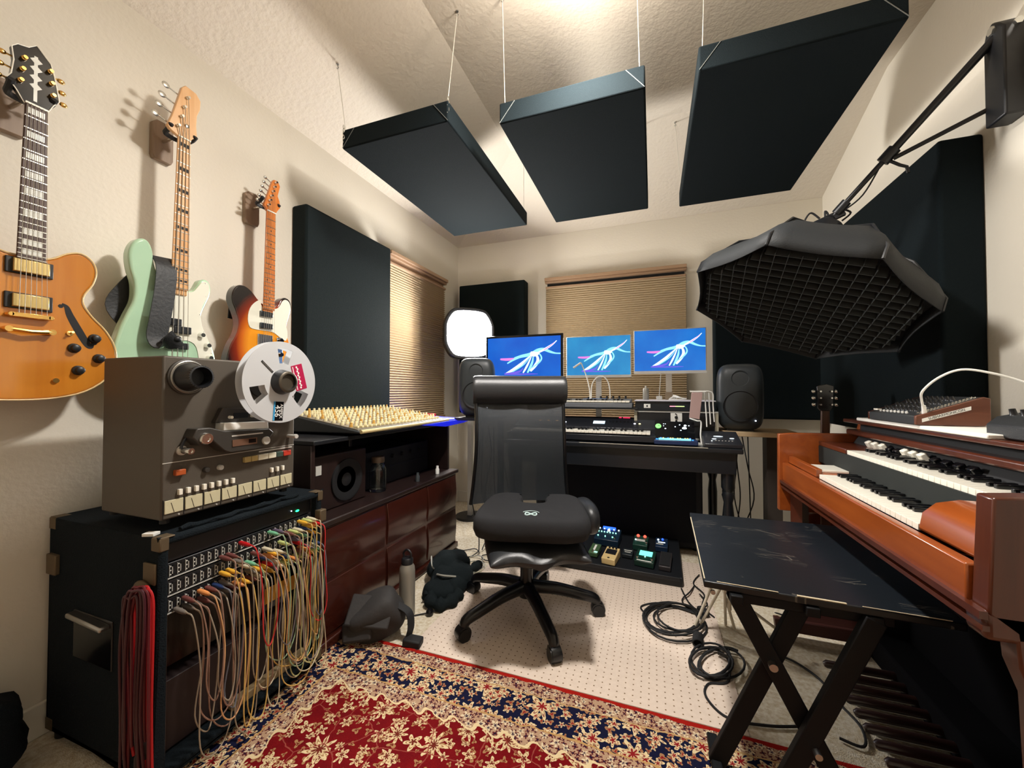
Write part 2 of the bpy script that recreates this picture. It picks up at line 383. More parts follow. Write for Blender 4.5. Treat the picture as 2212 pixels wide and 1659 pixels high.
# ================================================================ RUG + MAT
def rug_material():
    m = bpy.data.materials.new('persian_rug'); m.use_nodes = True; nt = m.node_tree; N = Nd(nt)
    bs = nt.nodes['Principled BSDF']; bs.inputs['Roughness'].default_value = .95; bs.inputs['Specular IOR Level'].default_value = .1
    tc = nt.nodes.new('ShaderNodeTexCoord'); nz = nt.nodes.new('ShaderNodeTexNoise'); nz.inputs['Scale'].default_value = 25
    nt.links.new(tc.outputs['Object'], nz.inputs['Vector'])
    P = N.vm('ADD', tc.outputs['Object'], N.vm('SCALE', N.vm('SUBTRACT', nz.outputs['Color'], (.5, .5, .5)), .022))
    sep = nt.nodes.new('ShaderNodeSeparateXYZ'); nt.links.new(P, sep.inputs[0]); X, Y = sep.outputs[0], sep.outputs[1]
    # distance from the rug's rim (object origin is the rug centre)
    d = N.m('MINIMUM', N.m('SUBTRACT', RW / 2, N.m('ABSOLUTE', X)), N.m('SUBTRACT', RH / 2, N.m('ABSOLUTE', Y)))
    def flowers(scale, r0, petals, off, rnd=.75):
        Q = N.vm('ADD', P, (off, off * 1.7, 0))
        v = nt.nodes.new('ShaderNodeTexVoronoi'); v.voronoi_dimensions = '2D'; v.inputs['Scale'].default_value = scale; v.inputs['Randomness'].default_value = rnd
        nt.links.new(Q, v.inputs['Vector'])
        sc = nt.nodes.new('ShaderNodeSeparateXYZ'); nt.links.new(v.outputs['Color'], sc.inputs[0])
        L = N.vm('SUBTRACT', Q, v.outputs['Position']); sp = nt.nodes.new('ShaderNodeSeparateXYZ'); nt.links.new(L, sp.inputs[0])
        th = N.m('ARCTAN2', sp.outputs[1], sp.outputs[0])
        ln = N.m('SQRT', N.m('ADD', N.m('MULTIPLY', sp.outputs[0], sp.outputs[0]), N.m('MULTIPLY', sp.outputs[1], sp.outputs[1])))
        rad = N.m('MULTIPLY', r0, N.m('MULTIPLY', N.m('ADD', .45, N.m('MULTIPLY', .75, sc.outputs[0])),
               N.m('ADD', .68, N.m('MULTIPLY', .32, N.m('COSINE', N.m('ADD', N.m('MULTIPLY', th, petals), N.m('MULTIPLY', sc.outputs[1], 6)))))))
        q = N.m('DIVIDE', ln, rad)
        return N.m('LESS_THAN', q, 1.0), N.m('LESS_THAN', q, .42), N.m('MULTIPLY', N.m('GREATER_THAN', q, .62), N.m('LESS_THAN', q, .74)), sc.outputs[2], v
    red, dred, cream, navy, tan = s2l((132, 18, 20)), s2l((96, 8, 20)), s2l((226, 204, 160)), s2l((22, 24, 52)), s2l((170, 128, 88))
    # field
    c = N.mix(nz.outputs['Fac'], red, dred)
    for scale, r0, pt, off, th_ in ((30, .013, 3, .37, .2), (15, .028, 5, 0.0, .25), (17, .022, 6, 1.7, .35), (9.5, .045, 9, .91, .35)):
        f, core, ring, rn, v = flowers(scale, r0, pt, off)
        on = N.m('GREATER_THAN', rn, th_); f = N.m('MULTIPLY', f, on); core = N.m('MULTIPLY', core, on); ring = N.m('MULTIPLY', ring, on)
        c = N.mix(f, c, cream if pt != 3 else tan); c = N.mix(ring, c, tan); c = N.mix(core, c, s2l((110, 40, 30)) if pt != 8 else s2l((70, 60, 48)))
    # vines
    w = nt.nodes.new('ShaderNodeTexVoronoi'); w.feature = 'DISTANCE_TO_EDGE'; w.voronoi_dimensions = '2D'; w.inputs['Scale'].default_value = 9; nt.links.new(P, w.inputs['Vector'])
    field = N.mix(N.m('LESS_THAN', w.outputs['Distance'], .014), c, s2l((150, 70, 60)))
    # navy main border
    c = navy
    for scale, r0, pt, off in ((34, .014, 3, .2), (22, .022, 5, .6), (10, .042, 7, .13)):
        f, core, ring, rn, v = flowers(scale, r0, pt, off, .6)
        c = N.mix(f, c, cream if pt != 3 else tan); c = N.mix(core, c, s2l((140, 30, 34))); c = N.mix(ring, c, s2l((150, 96, 80)))
    border = c
    # cream guard stripes
    f, core, ring, rn, v = flowers(62, .0095, 4, .5, .7); g = N.mix(f, s2l((182, 150, 122)), s2l((104, 44, 44))); guard = N.mix(core, g, navy)
    f, core, ring, rn, v = flowers(30, .015, 5, .25, .8); guard = N.mix(f, guard, s2l((222, 204, 172))); guard = N.mix(core, guard, s2l((60, 40, 60)))
    # scalloped inner edge
    sc = N.m('MULTIPLY', .012, N.m('SINE', N.m('MULTIPLY', N.m('ADD', X, Y), 70)))
    dd = N.m('ADD', d, sc)
    col = N.mix(N.m('GREATER_THAN', dd, .255), N.mix(N.m('GREATER_THAN', dd, .247), guard, cream), field)
    col = N.mix(N.m('LESS_THAN', d, .196), col, s2l((190, 150, 96)))
    col = N.mix(N.m('LESS_THAN', d, .190), col, border)
    col = N.mix(N.m('LESS_THAN', d, .072), col, s2l((196, 160, 110)))
    col = N.mix(N.m('LESS_THAN', d, .067), col, guard)
    col = N.mix(N.m('LESS_THAN', d, .017), col, s2l((160, 28, 20)))
    nt.links.new(col, bs.inputs['Base Color'])
    bp = nt.nodes.new('ShaderNodeBump'); bp.inputs['Strength'].default_value = .7; bp.inputs['Distance'].default_value = .004
    n3 = nt.nodes.new('ShaderNodeTexNoise'); n3.inputs['Scale'].default_value = 400; nt.links.new(tc.outputs['Object'], n3.inputs['Vector'])
    nt.links.new(n3.outputs['Fac'], bp.inputs['Height']); nt.links.new(bp.outputs[0], bs.inputs['Normal'])
    return m
RW, RH = 2.30, 3.0
ru = MB().box(-1.33, -1.33 + RW, 1.365 - RH, 1.365, 0.0, .008).build('persian_rug', m_floor, bev=.003)
tag(ru, 'red floral rug with navy and cream border in the foreground', 'rug')
for v in ru.data.vertices: v.co.y += 0  # origin is the rug's centre
ru.data.materials.clear(); ru.data.materials.append(rug_material())
# dotted chair mat
m = bpy.data.materials.new('dotted_mat'); m.use_nodes = True; nt = m.node_tree; N = Nd(nt); bs = nt.nodes['Principled BSDF']
tc = nt.nodes.new('ShaderNodeTexCoord'); v = nt.nodes.new('ShaderNodeTexVoronoi'); v.voronoi_dimensions = '2D'; v.inputs['Scale'].default_value = 38; v.inputs['Randomness'].default_value = 0
nt.links.new(tc.outputs['Object'], v.inputs['Vector'])
n1 = nt.nodes.new('ShaderNodeTexNoise'); n1.inputs['Scale'].default_value = 60; nt.links.new(tc.outputs['Object'], n1.inputs['Vector'])
base = N.mix(n1.outputs['Fac'], s2l((214, 196, 180)), s2l((228, 212, 197)))
nt.links.new(N.mix(N.m('LESS_THAN', v.outputs['Distance'], .10), base, s2l((122, 98, 66))), bs.inputs['Base Color'])
bs.inputs['Roughness'].default_value = .55; bs.inputs['Specular IOR Level'].default_value = .3
mt = MB().box(-.94, .27, 1.372, 2.62, 0, .004).build('chair_mat', m, bev=.001)
tag(mt, 'beige dotted mat under the office chair and coiled cables', 'chair mat')
# ================================================================ GUITARS ON THE LEFT WALL
m_maple = wood('maple_neck', (214, 160, 104), (228, 182, 130), .35, .4, 'Z')
m_roast = wood('amber_neck', (198, 108, 44), (214, 130, 60), .3, .5, 'Z')
m_rose = wood('rosewood_board', (58, 36, 26), (84, 56, 40), .5, .1, 'Z')
m_honey = wood('honey_flame', (186, 112, 30), (202, 130, 42), .22, .8, 'Z', 4)
m_mint = mat('mint_lacquer', (178, 214, 182), .2, coat=.8)
m_pick = mat('white_pickguard', (228, 226, 210), .3)
m_pearl = mat('pearl_inlay', (222, 224, 216), .25, coat=.4)
m_string = mat('string_metal', (190, 186, 176), .3, 1)
m_leather = mat('black_leather', (30, 32, 34), .55, bump=.4, bscale=90)
m_tanwood = wood('walnut_block', (126, 104, 84), (146, 124, 102), .5, .1, 'Z')
def sunburst():
    m = mat('sunburst_lacquer', (200, 110, 20), .2, coat=.8); nt = m.node_tree; b = nt.nodes['Principled BSDF']
    tc = nt.nodes.new('ShaderNodeTexCoord'); mp = nt.nodes.new('ShaderNodeMapping')
    mp.inputs['Location'].default_value = (0, 0, 1.26 - 1.0); g = nt.nodes.new('ShaderNodeTexGradient'); g.gradient_type = 'SPHERICAL'
    mp.inputs['Location'].default_value = (0, -.02, -.235); mp.vector_type = 'TEXTURE'
    mp.inputs['Location'].default_value = (0, .01, .235); mp.inputs['Scale'].default_value = (.4, .20, .28)
    nt.links.new(tc.outputs['Object'], mp.inputs[0]); nt.links.new(mp.outputs[0], g.inputs[0])
    rp = nt.nodes.new('ShaderNodeValToRGB'); e = rp.color_ramp.elements
    e[0].position = .10; e[0].color = (*s2l((18, 10, 12)), 1); e[1].position = .55; e[1].color = (*s2l((232, 150, 30)), 1)
    k = e.new(.28); k.color = (*s2l((130, 40, 14)), 1); k = e.new(.40); k.color = (*s2l((200, 100, 20)), 1)
    nt.links.new(g.outputs['Fac'], rp.inputs[0]); nt.links.new(rp.outputs[0], b.inputs['Base Color'])
    return m
def hanger(y, z, mats, label, x_out):
    r = thing('guitar_hanger', label, 'wall hook', (XL, y, z - .06), group=None)
    b = MB(); b.prism([(y - .028, z - .075), (y + .028, z - .075), (y + .034, z - .06), (y + .034, z + .06), (y + .02, z + .075), (y - .02, z + .075), (y - .034, z + .06), (y - .034, z - .06)], XW, XL, XL + .022)
    b.build('wooden_block', m_tanwood, r, bev=.003)
    b = MB(); b.cyl((XL + .02, y, z), (x_out - .05, y, z), .006)
    b.build('stem', m_chrome, r)
    for s in (-1, 1):
        MB().tube(cr([(x_out - .05, y, z), (x_out - .04, y + s * .03, z), (x_out - .01, y + s * .038, z + .004), (x_out + .012, y + s * .040, z + .016)], 5, False), .008, 8).build('padded_prong', m_rubber, r)
    return r
def strings(r, ny, n, nut, bridge, w0, w1, x0, x1, thick=.0005, posts=None):
    for i in range(n):
        t = i / (n - 1) - .5
        a = Vector((x0, nut[0] + t * w0, nut[1])); c = Vector((x1, bridge[0] + t * w1, bridge[1]))
        pts = [a, c]
        if posts: pts = [Vector(posts[i])] + pts
        MB().tube(pts, thick * (1.8 - i / n), 4).build('string', m_string, r)
def neck(r, y0, z0, y1, z1, w0, w1, x, board_m, neck_m, nfr, scale, inlays, inlay_m, binding=None):
    # y0,z0 at nut ; y1,z1 at the body end
    n0 = [(y0 - w0 / 2, z0), (y0 + w0 / 2, z0), (y1 + w1 / 2, z1), (y1 - w1 / 2, z1)]
    MB().prism(n0, XW, x - .006, x).build('fretboard', board_m, r, bev=.0015)
    b = MB(); b.hexa([(x - .006 - d, y + s * w / 2 * f, z) for z, y, w in ((z1 - .02, y1, w1), (z0 + .01, y0, w0)) for s in (-1, 1) for d, f in ((.016, .55), (0, 1))])
    b.build('neck', neck_m, r, bev=.004, seg=3)
    for k in range(1, nfr + 1):
        d = scale * (1 - 2 ** (-k / 12)); t = d / (z0 - z1)
        if t > .995: break
        y = y0 + (y1 - y0) * t; w = w0 + (w1 - w0) * t; z = z0 - d
        MB().box(x - .0005, x + .0012, y - w / 2, y + w / 2, z - .0012, z + .0012).build('fret', m_string, r)
    MB().box(x - .001, x + .003, y0 - w0 / 2, y0 + w0 / 2, z0 - .001, z0 + .004).build('nut', m_ivory, r)
    for k in range(0, nfr + 1):
        if k not in inlays: continue
        d = scale * (1 - (2 ** (-(k - 1) / 12) + 2 ** (-k / 12)) / 2) if k else scale * .018; t = d / (z0 - z1)
        if t > .98: continue
        y = y0 + (y1 - y0) * t; w = w0 + (w1 - w0) * t; z = z0 - d
        kind = inlays[k]; iv = MB()
        if kind == 'block': iv.box(x - .0003, x + .0004, y - w * .36, y + w * .36, z - .0085, z + .0085)
        elif kind == 'dot': iv.cyl((x - .0002, y, z), (x + .0004, y, z), .0032, n=12)
        elif kind == 'dots':
            for s in (-1, 1): iv.cyl((x - .0002, y + s * w * .25, z), (x + .0004, y + s * w * .25, z), .0032, n=12)
        elif kind == 'slots':
            for s in (-1, 0, 1): iv.box(x - .0003, x + .0004, y + s * w * .28 - w * .1, y + s * w * .28 + w * .1, z - .0045 * (1.6 - k / 24), z + .0045 * (1.6 - k / 24))
        iv.build('inlay', inlay_m, r)
def peg(r, y, z, x, dy, dz, metal, button=.011, post=True, paddle=False):
    if post: MB().lathe([(.0055, 0), (.0055, .006), (.0035, .007), (.0035, .014), (.0045, .015)], (x, y, z), (1, 0, 0), 12).build('tuner_post', metal, r)
    b = MB(); L = math.hypot(dy, dz); e = (x - .018, y + dy, z + dz); b.tube([(x - .018, y, z), e], .0025, 8)
    if paddle:
        b.sph((e[0], e[1] + dy / L * .006, e[2] + dz / L * .006), (.003, .013, .011), 14, 8)
    else: b.sph((e[0], e[1] + dy / L * .004, e[2] + dz / L * .004), (.005, .009, .007), 12, 8)
    b.build('tuning_peg', metal, r)

# --- honey semi-hollow
yb = .545
r = thing('electric_guitar', 'honey coloured semi-hollow electric guitar with gold hardware and f-hole, leftmost on the wall', 'guitar', (-1.70, yb, 1.02), group='guitars on the wall')
half = [(.0, 1.424), (.032, 1.425), (.058, 1.436), (.085, 1.458), (.115, 1.468), (.140, 1.452), (.150, 1.420), (.142, 1.380), (.124, 1.345), (.122, 1.315), (.142, 1.280), (.175, 1.240), (.198, 1.190), (.200, 1.140), (.178, 1.090), (.130, 1.050), (.070, 1.031), (0, 1.026)]
pts = [(yb + a, z) for a, z in half] + [(yb - a, z) for a, z in half[-2:0:-1]]
bd = MB(); bd.prism(c2(pts, 4), XW, -1.70, -1.635); body = bd.build('body', m_honey, r, bev=.006, seg=3)
MB().tube([(-1.634, p[0], p[1]) for p in c2(pts, 3)], .0022, 6, closed=True).build('edge_binding', mat('cream_binding', (226, 196, 140), .35), body)
for s in (1, -1):
    q = cr([(yb + s * .076, 1.306, 0), (yb + s * .086, 1.300, 0), (yb + s * .094, 1.275, 0), (yb + s * .112, 1.235, 0), (yb + s * .132, 1.195, 0), (yb + s * .141, 1.187, 0), (yb + s * .145, 1.196, 0)], 5, False)
    k = len(q); rad = [.004 + .0055 * math.sin(pi * min(max((i / k - .1) / .8, 0), 1)) for i in range(k)]
    b = MB(); L = []; R_ = []
    for i, p in enumerate(q):
        d = (q[min(i + 1, k - 1)] - q[max(i - 1, 0)]).normalized(); nn = Vector((-d.y, d.x, 0)) * rad[i]; L.append(p + nn); R_.append(p - nn)
    b.prism([(p.x, p.y) for p in L + R_[::-1]], XW, -1.637, -1.6345)
    b.cyl((-1.637, yb + s * .074, 1.300), (-1.6343, yb + s * .074, 1.300), .0055); b.cyl((-1.637, yb + s * .148, 1.200), (-1.6343, yb + s * .148, 1.200), .007)
    b.build('f_hole', m_rubber, body)
neck(r, .558, 1.846, .555, 1.412, .043, .055, -1.618, m_rose, m_tanwood, 22, .628, {1: 'block', 3: 'block', 5: 'block', 7: 'block', 9: 'block', 12: 'block', 15: 'block', 17: 'block', 19: 'block', 21: 'block'}, m_pearl)
hd = [(.536, 1.846), (.580, 1.846), (.592, 1.875), (.603, 1.893), (.598, 1.925), (.592, 1.96), (.585, 1.99), (.572, 2.005), (.557, 2.022), (.542, 2.005), (.522, 1.998), (.512, 1.985), (.516, 1.95), (.512, 1.91), (.505, 1.895), (.522, 1.872)]
h = MB().prism(hd, XW, -1.640, -1.624).build('headstock', m_blackg, r, bev=.002)
b = MB()
for z in (1.905, 1.93, 1.955, 1.978): b.prism([(.545, z), (.557, z - .012), (.569, z), (.557, z + .010)], XW, -1.6245, -1.6235)
b.prism([(.553, 1.862), (.560, 1.862), (.560, 1.99), (.553, 1.99)], XW, -1.6245, -1.6237); b.build('headstock_inlay', m_pearl, h)
b = MB().tube([(-1.6235, a, z) for a, z in hd], .0014, 5, closed=True); b.build('headstock_binding', m_ivory, h)
for i in range(3):
    z = 1.90 + i * .033; peg(r, .527 + .003 * i, z, -1.624, -.028, 0, m_gold); peg(r, .588 - .003 * i, z, -1.624, .026, 0, m_gold)
strings(r, 0, 6, (.558, 1.846), (.556, 1.262), .036, .052, -1.6145, -1.606, .0005)
for z in (1.394, 1.298):
    p = MB().box(-1.634, -1.628, .511, .601, z - .022, z + .022).build('pickup_frame', m_black, r, bev=.002)
    MB().box(-1.630, -1.616, .522, .590, z - .018, z + .018).build('pickup', mat('gold_cover', (214, 190, 130), .28, 1), r, bev=.002)
    for i in range(6): pass
b = MB().box(-1.634, -1.612, .520, .592, 1.252, 1.264); 
for s in (0, 1): b.cyl((-1.634, .519 + s * .074, 1.258), (-1.612, .519 + s * .074, 1.258), .006)
b.build('bridge', m_gold, r, bev=.001)
b = MB().tube([(-1.618, .516, 1.218), (-1.612, .555, 1.214), (-1.618, .596, 1.218)], .006, 8)
for s in (0, 1): b.cyl((-1.634, .516 + s * .08, 1.218), (-1.612, .516 + s * .08, 1.218), .008)
b.build('tailpiece', m_gold, r)
for (y, z) in ((.693, 1.213), (.648, 1.179), (.704, 1.152), (.658, 1.113)):
    MB().lathe([(.0145, 0), (.0135, .006), (.0105, .008), (.0095, .018), (.006, .020)], (-1.634, y, z), (1, 0, 0)).build('control_knob', m_black, r)
b = MB().lathe([(.007, 0), (.007, .004), (.0025, .005), (.002, .018), (.0035, .020)], (-1.634, .638, 1.221), (1, 0, .2)); b.build('selector_switch', m_gold, r)
MB().cyl((-1.634, .611, 1.081), (-1.629, .611, 1.081), .007).build('jack_socket', m_gold, r)
hanger(.552, 1.875, m_tanwood, 'wooden wall hook holding the honey guitar', -1.63)

# --- mint bass
r = thing('bass_guitar', 'mint green electric bass with maple neck, white pickguard and black strap', 'bass guitar', (-1.69, .90, 1.02), group='guitars on the wall')
bo = [(.925, 1.43), (.895, 1.432), (.868, 1.455), (.852, 1.50), (.846, 1.545), (.832, 1.573), (.812, 1.575), (.792, 1.555), (.780, 1.515), (.784, 1.465), (.796, 1.415), (.795, 1.36), (.778, 1.31), (.758, 1.25), (.745, 1.18), (.762, 1.11), (.82, 1.06), (.90, 1.045), (.98, 1.05), (1.035, 1.085), (1.060, 1.14), (1.055, 1.20), (1.03, 1.26), (1.008, 1.31), (1.006, 1.345), (1.022, 1.39), (1.036, 1.43), (1.037, 1.465), (1.022, 1.487), (1.000, 1.480), (.988, 1.455), (.975, 1.434), (.955, 1.428)]
bd = MB().prism(c2(bo, 4), XW, -1.685, -1.645).build('body', m_mint, r, bev=.009, seg=4)
pg = [(.893, 1.395), (.948, 1.42), (.972, 1.428), (.988, 1.45), (1.004, 1.474), (1.022, 1.476), (1.030, 1.455), (1.024, 1.42), (1.008, 1.385), (.999, 1.345), (1.006, 1.30), (1.028, 1.25), (1.045, 1.19), (1.035, 1.14), (1.010, 1.12), (.998, 1.16), (.985, 1.22), (.955, 1.24), (.890, 1.245)]
pgo = MB().prism(c2(pg, 3), XW, -1.645, -1.6425).build('pickguard', m_pick, r, bev=.0006)
for y, z in ((.905, 1.39), (1.015, 1.47), (1.018, 1.42), (.996, 1.345), (1.012, 1.28), (1.04, 1.2), (.9, 1.25)): MB().sph((-1.6425, y, z), (.001, .002, .002), 8, 5).build('screw', m_chrome, pgo)
neck(r, .9285, 1.987, .922, 1.424, .040, .057, -1.630, m_maple, m_maple, 21, .864, {k: 'slots' for k in (1, 3, 5, 7, 9, 12, 15, 17, 19)}, m_rubber)
hd = [(.909, 1.987), (.948, 1.987), (.957, 2.005), (.972, 2.010), (.968, 2.06), (.970, 2.10), (.980, 2.13), (.982, 2.165), (.966, 2.185), (.930, 2.190), (.918, 2.175), (.905, 2.12), (.888, 2.05), (.874, 2.008), (.882, 1.998)]
hs = MB().prism(hd, XW, -1.645, -1.631).build('headstock', m_maple, r, bev=.002)
post = [(.905, 2.022), (.916, 2.063), (.924, 2.103), (.935, 2.145)]
for i, (y, z) in enumerate(post): peg(r, y, z, -1.631, -.052, .012, m_chrome, paddle=True)
MB().lathe([(.006, 0), (.007, .003), (.003, .004)], (-1.631, .936, 2.04), (1, 0, 0), 14).build('string_tree', m_chrome, r)
strings(r, 0, 4, (.9285, 1.987), (.922, 1.10), .030, .052, -1.627, -1.626, .001, [(-1.622, y, z) for y, z in post])
for (y, z) in ((.903, 1.302), (.935, 1.276)):
    MB().box(-1.643, -1.632, y - .028, y + .028, z - .013, z + .013).build('split_pickup', m_black, r, bev=.002)
MB().box(-1.645, -1.632, .885, .955, 1.205, 1.228).build('bridge_pickup', m_black, r, bev=.002)
MB().box(-1.645, -1.636, .885, .96, 1.085, 1.13).build('bridge', m_chrome, r, bev=.002)
for y, z in ((1.000, 1.266), (1.022, 1.228), (1.03, 1.18)):
    MB().lathe([(.011, 0), (.009, .004), (.008, .017), (.0075, .018)], (-1.643, y, z), (1, 0, 0)).build('control_knob', m_chrome, r)
# strap looped over the body front
path = cr([(-1.700, .806, 1.578), (-1.71, .76, 1.46), (-1.70, .765, 1.35), (-1.70, .80, 1.30)], 5, False)
b = MB()
def ribbon3(b, path, dirs, w, t):
    vs = []; n = len(path)
    for i, p in enumerate(path):
        d = (path[min(i + 1, n - 1)] - path[max(i - 1, 0)]).normalized(); u = Vector(dirs(i / (n - 1))).normalized(); u = (u - d * u.dot(d)).normalized(); k = u.cross(d)
        vs += [p + u * w / 2 + k * t / 2, p - u * w / 2 + k * t / 2, p - u * w / 2 - k * t / 2, p + u * w / 2 - k * t / 2]
    fs = []
    for i in range(n - 1):
        for j in range(4): fs.append((4 * i + j, 4 * i + (j + 1) % 4, 4 * i + 4 + (j + 1) % 4, 4 * i + 4 + j))
    fs += [(0, 1, 2, 3), (4 * n - 1, 4 * n - 2, 4 * n - 3, 4 * n - 4)]
    b.add(vs, fs)
front = cr([(-1.655, .876, 1.53), (-1.628, .877, 1.49), (-1.618, .868, 1.40), (-1.614, .853, 1.30), (-1.614, .846, 1.24), (-1.605, .856, 1.213), (-1.592, .878, 1.225), (-1.588, .895, 1.24)], 6, False)
ribbon3(b, front, lambda t: (0, 1, .1 - .8 * max(0, t - .75)), .062, .004)
st = b.build('strap', m_leather, r, bev=.001)
b = MB(); ribbon3(b, cr([(-1.69, .83, 1.45), (-1.70, .80, 1.40), (-1.705, .775, 1.34), (-1.70, .80, 1.29)], 5, False), lambda t: (0, 1, 0), .055, .004); b.build('strap_back', m_leather, r)
MB().sph((-1.592, .893, 1.236), (.012, .014, .012), 14, 9).build('strap_lock', m_black, r)
hanger(.925, 2.0, m_tanwood, 'wooden wall hook holding the mint bass', -1.64)

# --- sunburst single-cut
r = thing('electric_guitar', 'sunburst single cutaway electric guitar with amber neck and white pickguard, beside the tall dark panel', 'guitar', (-1.69, 1.27, 1.02), group='guitars on the wall')
bo = [(1.262, 1.44), (1.235, 1.455), (1.205, 1.485), (1.175, 1.502), (1.145, 1.498), (1.124, 1.47), (1.120, 1.43), (1.138, 1.385), (1.150, 1.34), (1.140, 1.29), (1.116, 1.24), (1.102, 1.18), (1.112, 1.12), (1.15, 1.075), (1.22, 1.055), (1.30, 1.055), (1.37, 1.075), (1.405, 1.12), (1.415, 1.18), (1.402, 1.25), (1.384, 1.31), (1.378, 1.36), (1.392, 1.41), (1.402, 1.45), (1.393, 1.485), (1.368, 1.495), (1.345, 1.480), (1.328, 1.448), (1.308, 1.437), (1.29, 1.438)]
MB().prism(c2(bo, 4), XW, -1.685, -1.645).build('body', sunburst(), r, bev=.004, seg=2)
pg = [(1.245, 1.455), (1.222, 1.445), (1.195, 1.41), (1.186, 1.365), (1.196, 1.328), (1.232, 1.322), (1.300, 1.322), (1.335, 1.305), (1.372, 1.29), (1.380, 1.33), (1.372, 1.365), (1.386, 1.41), (1.396, 1.45), (1.386, 1.478), (1.368, 1.485), (1.352, 1.475), (1.335, 1.445), (1.31, 1.43), (1.25, 1.43)]
MB().prism(c2(pg, 3), XW, -1.645, -1.6425).build('pickguard', m_pick, r, bev=.0006)
neck(r, 1.281, 1.866, 1.275, 1.417, .042, .055, -1.630, m_roast, m_roast, 22, .648, {3: 'dot', 5: 'dot', 7: 'dot', 9: 'dot', 12: 'dots', 15: 'dot', 17: 'dot', 19: 'dot', 21: 'dot'}, m_rubber)
hd = [(1.260, 1.866), (1.302, 1.866), (1.312, 1.885), (1.326, 1.905), (1.322, 1.935), (1.312, 1.955), (1.318, 1.98), (1.324, 2.005), (1.312, 2.025), (1.292, 2.022), (1.284, 2.008), (1.268, 1.955), (1.248, 1.895), (1.246, 1.884), (1.256, 1.878)]
MB().prism(hd, XW, -1.645, -1.631).build('headstock', m_roast, r, bev=.002)
posts = [(1.262 + .007 * i, 1.892 + .0235 * i) for i in range(6)]
for y, z in posts: peg(r, y, z, -1.631, -.030, .010, m_chrome)
strings(r, 0, 6, (1.281, 1.866), (1.272, 1.22), .034, .052, -1.627, -1.626, .0005, [(-1.622, y, z) for y, z in posts])
for z in (1.397, 1.344):
    MB().box(-1.6425, -1.632, 1.238, 1.297, z - .012, z + .012).build('pickup', mat('pickup_chrome', (90, 96, 100), .25, .9), r, bev=.002)
MB().box(-1.645, -1.640, 1.230, 1.302, 1.19, 1.305).build('bridge_plate', m_chrome, r, bev=.0015)
b = MB().box(-1.6425, -1.6385, 1.322, 1.352, 1.12, 1.30); p = b.build('control_plate', m_chrome, r, bev=.001)
for z in (1.285, 1.22, 1.16): MB().lathe([(.0105, 0), (.0095, .015)], (-1.639, 1.337, z), (1, 0, 0)).build('control_knob', m_blackg, r)
b = MB(); ribbon3(b, cr([(-1.69, 1.18, 1.50), (-1.70, 1.17, 1.42), (-1.70, 1.165, 1.36)], 5, False), lambda t: (0, 1, 0), .05, .004); b.build('strap', m_leather, r)
hanger(1.278, 1.90, m_tanwood, 'wooden wall hook holding the sunburst guitar', -1.64)
# ================================================================ TAPE DECK ON THE RACK CASE
m_deck = mat('brown_grey_metal', (84, 77, 68), .55, metal=.2, bump=.15, bscale=500)
m_deckd = mat('deck_panel_dark', (58, 54, 49), .5, metal=.2)
m_alu = mat('brushed_aluminium', (222, 219, 212), .38, .35)
m_alud = mat('dull_aluminium', (150, 146, 138), .4, .9)
m_meter = mat('meter_face', (204, 197, 164), .4)
FX = -1.244
r = thing('tape_recorder', 'grey-brown open reel tape recorder standing upright on the black road case', 'tape recorder', (-1.38, .872, .687))
MB().box(-1.52, FX, .666, 1.078, .700, 1.147).build('cabinet', m_deck, r, bev=.005)
MB().box(-1.535, -1.519, .70, 1.04, .705, .93).build('rear_panel', m_black, r, bev=.002)
for x in (-1.50, -1.27):
    for y in (.69, 1.055): MB().cyl((x, y, .686), (x, y, .702), .012).build('foot', m_rubber, r)
b = MB()
b.box(FX, FX + .001, .668, 1.076, .853, .855); b.build('trim_line', m_alu, r)
def hub(y, z, name, reel=False):
    h = MB().lathe([(.050, 0), (.050, .006), (.046, .008)], (FX, y, z), (1, 0, 0), 40).build(name, m_deckd, r)
    MB().lathe([(.0462, .006), (.0462, .011), (.044, .012), (.043, .010)], (FX, y, z), (1, 0, 0), 40).build('hub_ring', m_alud, h)
    hx = .006 if not reel else .08
    MB().lathe([(.041, hx), (.038, .020), (.034, .040), (.0325, .052), (.031, .064), (.027, .065), (.026, .058), (.0255, .03)], (FX, y, z), (1, 0, 0), 40).build('hub_cone', m_black, h)
    b = MB()
    for k in range(30):
        a = 2 * pi * k / 30; b.rbox((FX + .057, y + .032 * math.cos(a), z + .031 * math.sin(a)), (.014, .002, .002), (a, 0, 0))
    b.build('knurl', m_deckd, h)
    return h
hub(.724, 1.090, 'reel_hub')
MB().lathe([(.050, 0), (.050, .006), (.02, .008), (.012, .03)], (FX, .949, 1.080), (1, 0, 0), 40).build('reel_hub', m_deckd, r)
# head cover
hc = MB().prism([(.725, .945), (.715, .92), (.735, .895), (.765, .908), (.80, .872), (.818, .864), (.905, .864), (.925, .868), (.960, .912), (.945, .926), (.80, .932), (.76, .945)], XW, FX, FX + .045).build('head_cover', m_deckd, r, bev=.003)
MB().prism([(.800, .932), (.945, .926), (.942, .95), (.802, .955)], XW, FX, FX + .040).build('head_cover_strip', m_white, r, bev=.002)
MB().prism([(.788, .955), (.95, .95), (.905, .995), (.81, 1.0)], XW, FX, FX + .020).build('counter_housing', m_deckd, r, bev=.003)
MB().box(FX + .020, FX + .0215, .842, .888, .966, .982).build('tape_counter', m_blackg, r)
for y in (.83, .90): MB().lathe([(.005, 0), (.0045, .012)], (FX + .020, y, .970), (1, 0, 0), 12).build('small_button', m_ivory, r)
MB().box(FX + .045, FX + .047, .822, .900, .882, .902).build('label_plate', mat('bronze_plate', (120, 88, 70), .4, .3), hc)
MB().box(FX + .047, FX + .048, .872, .895, .887, .899).build('label_window', m_blackg, hc)
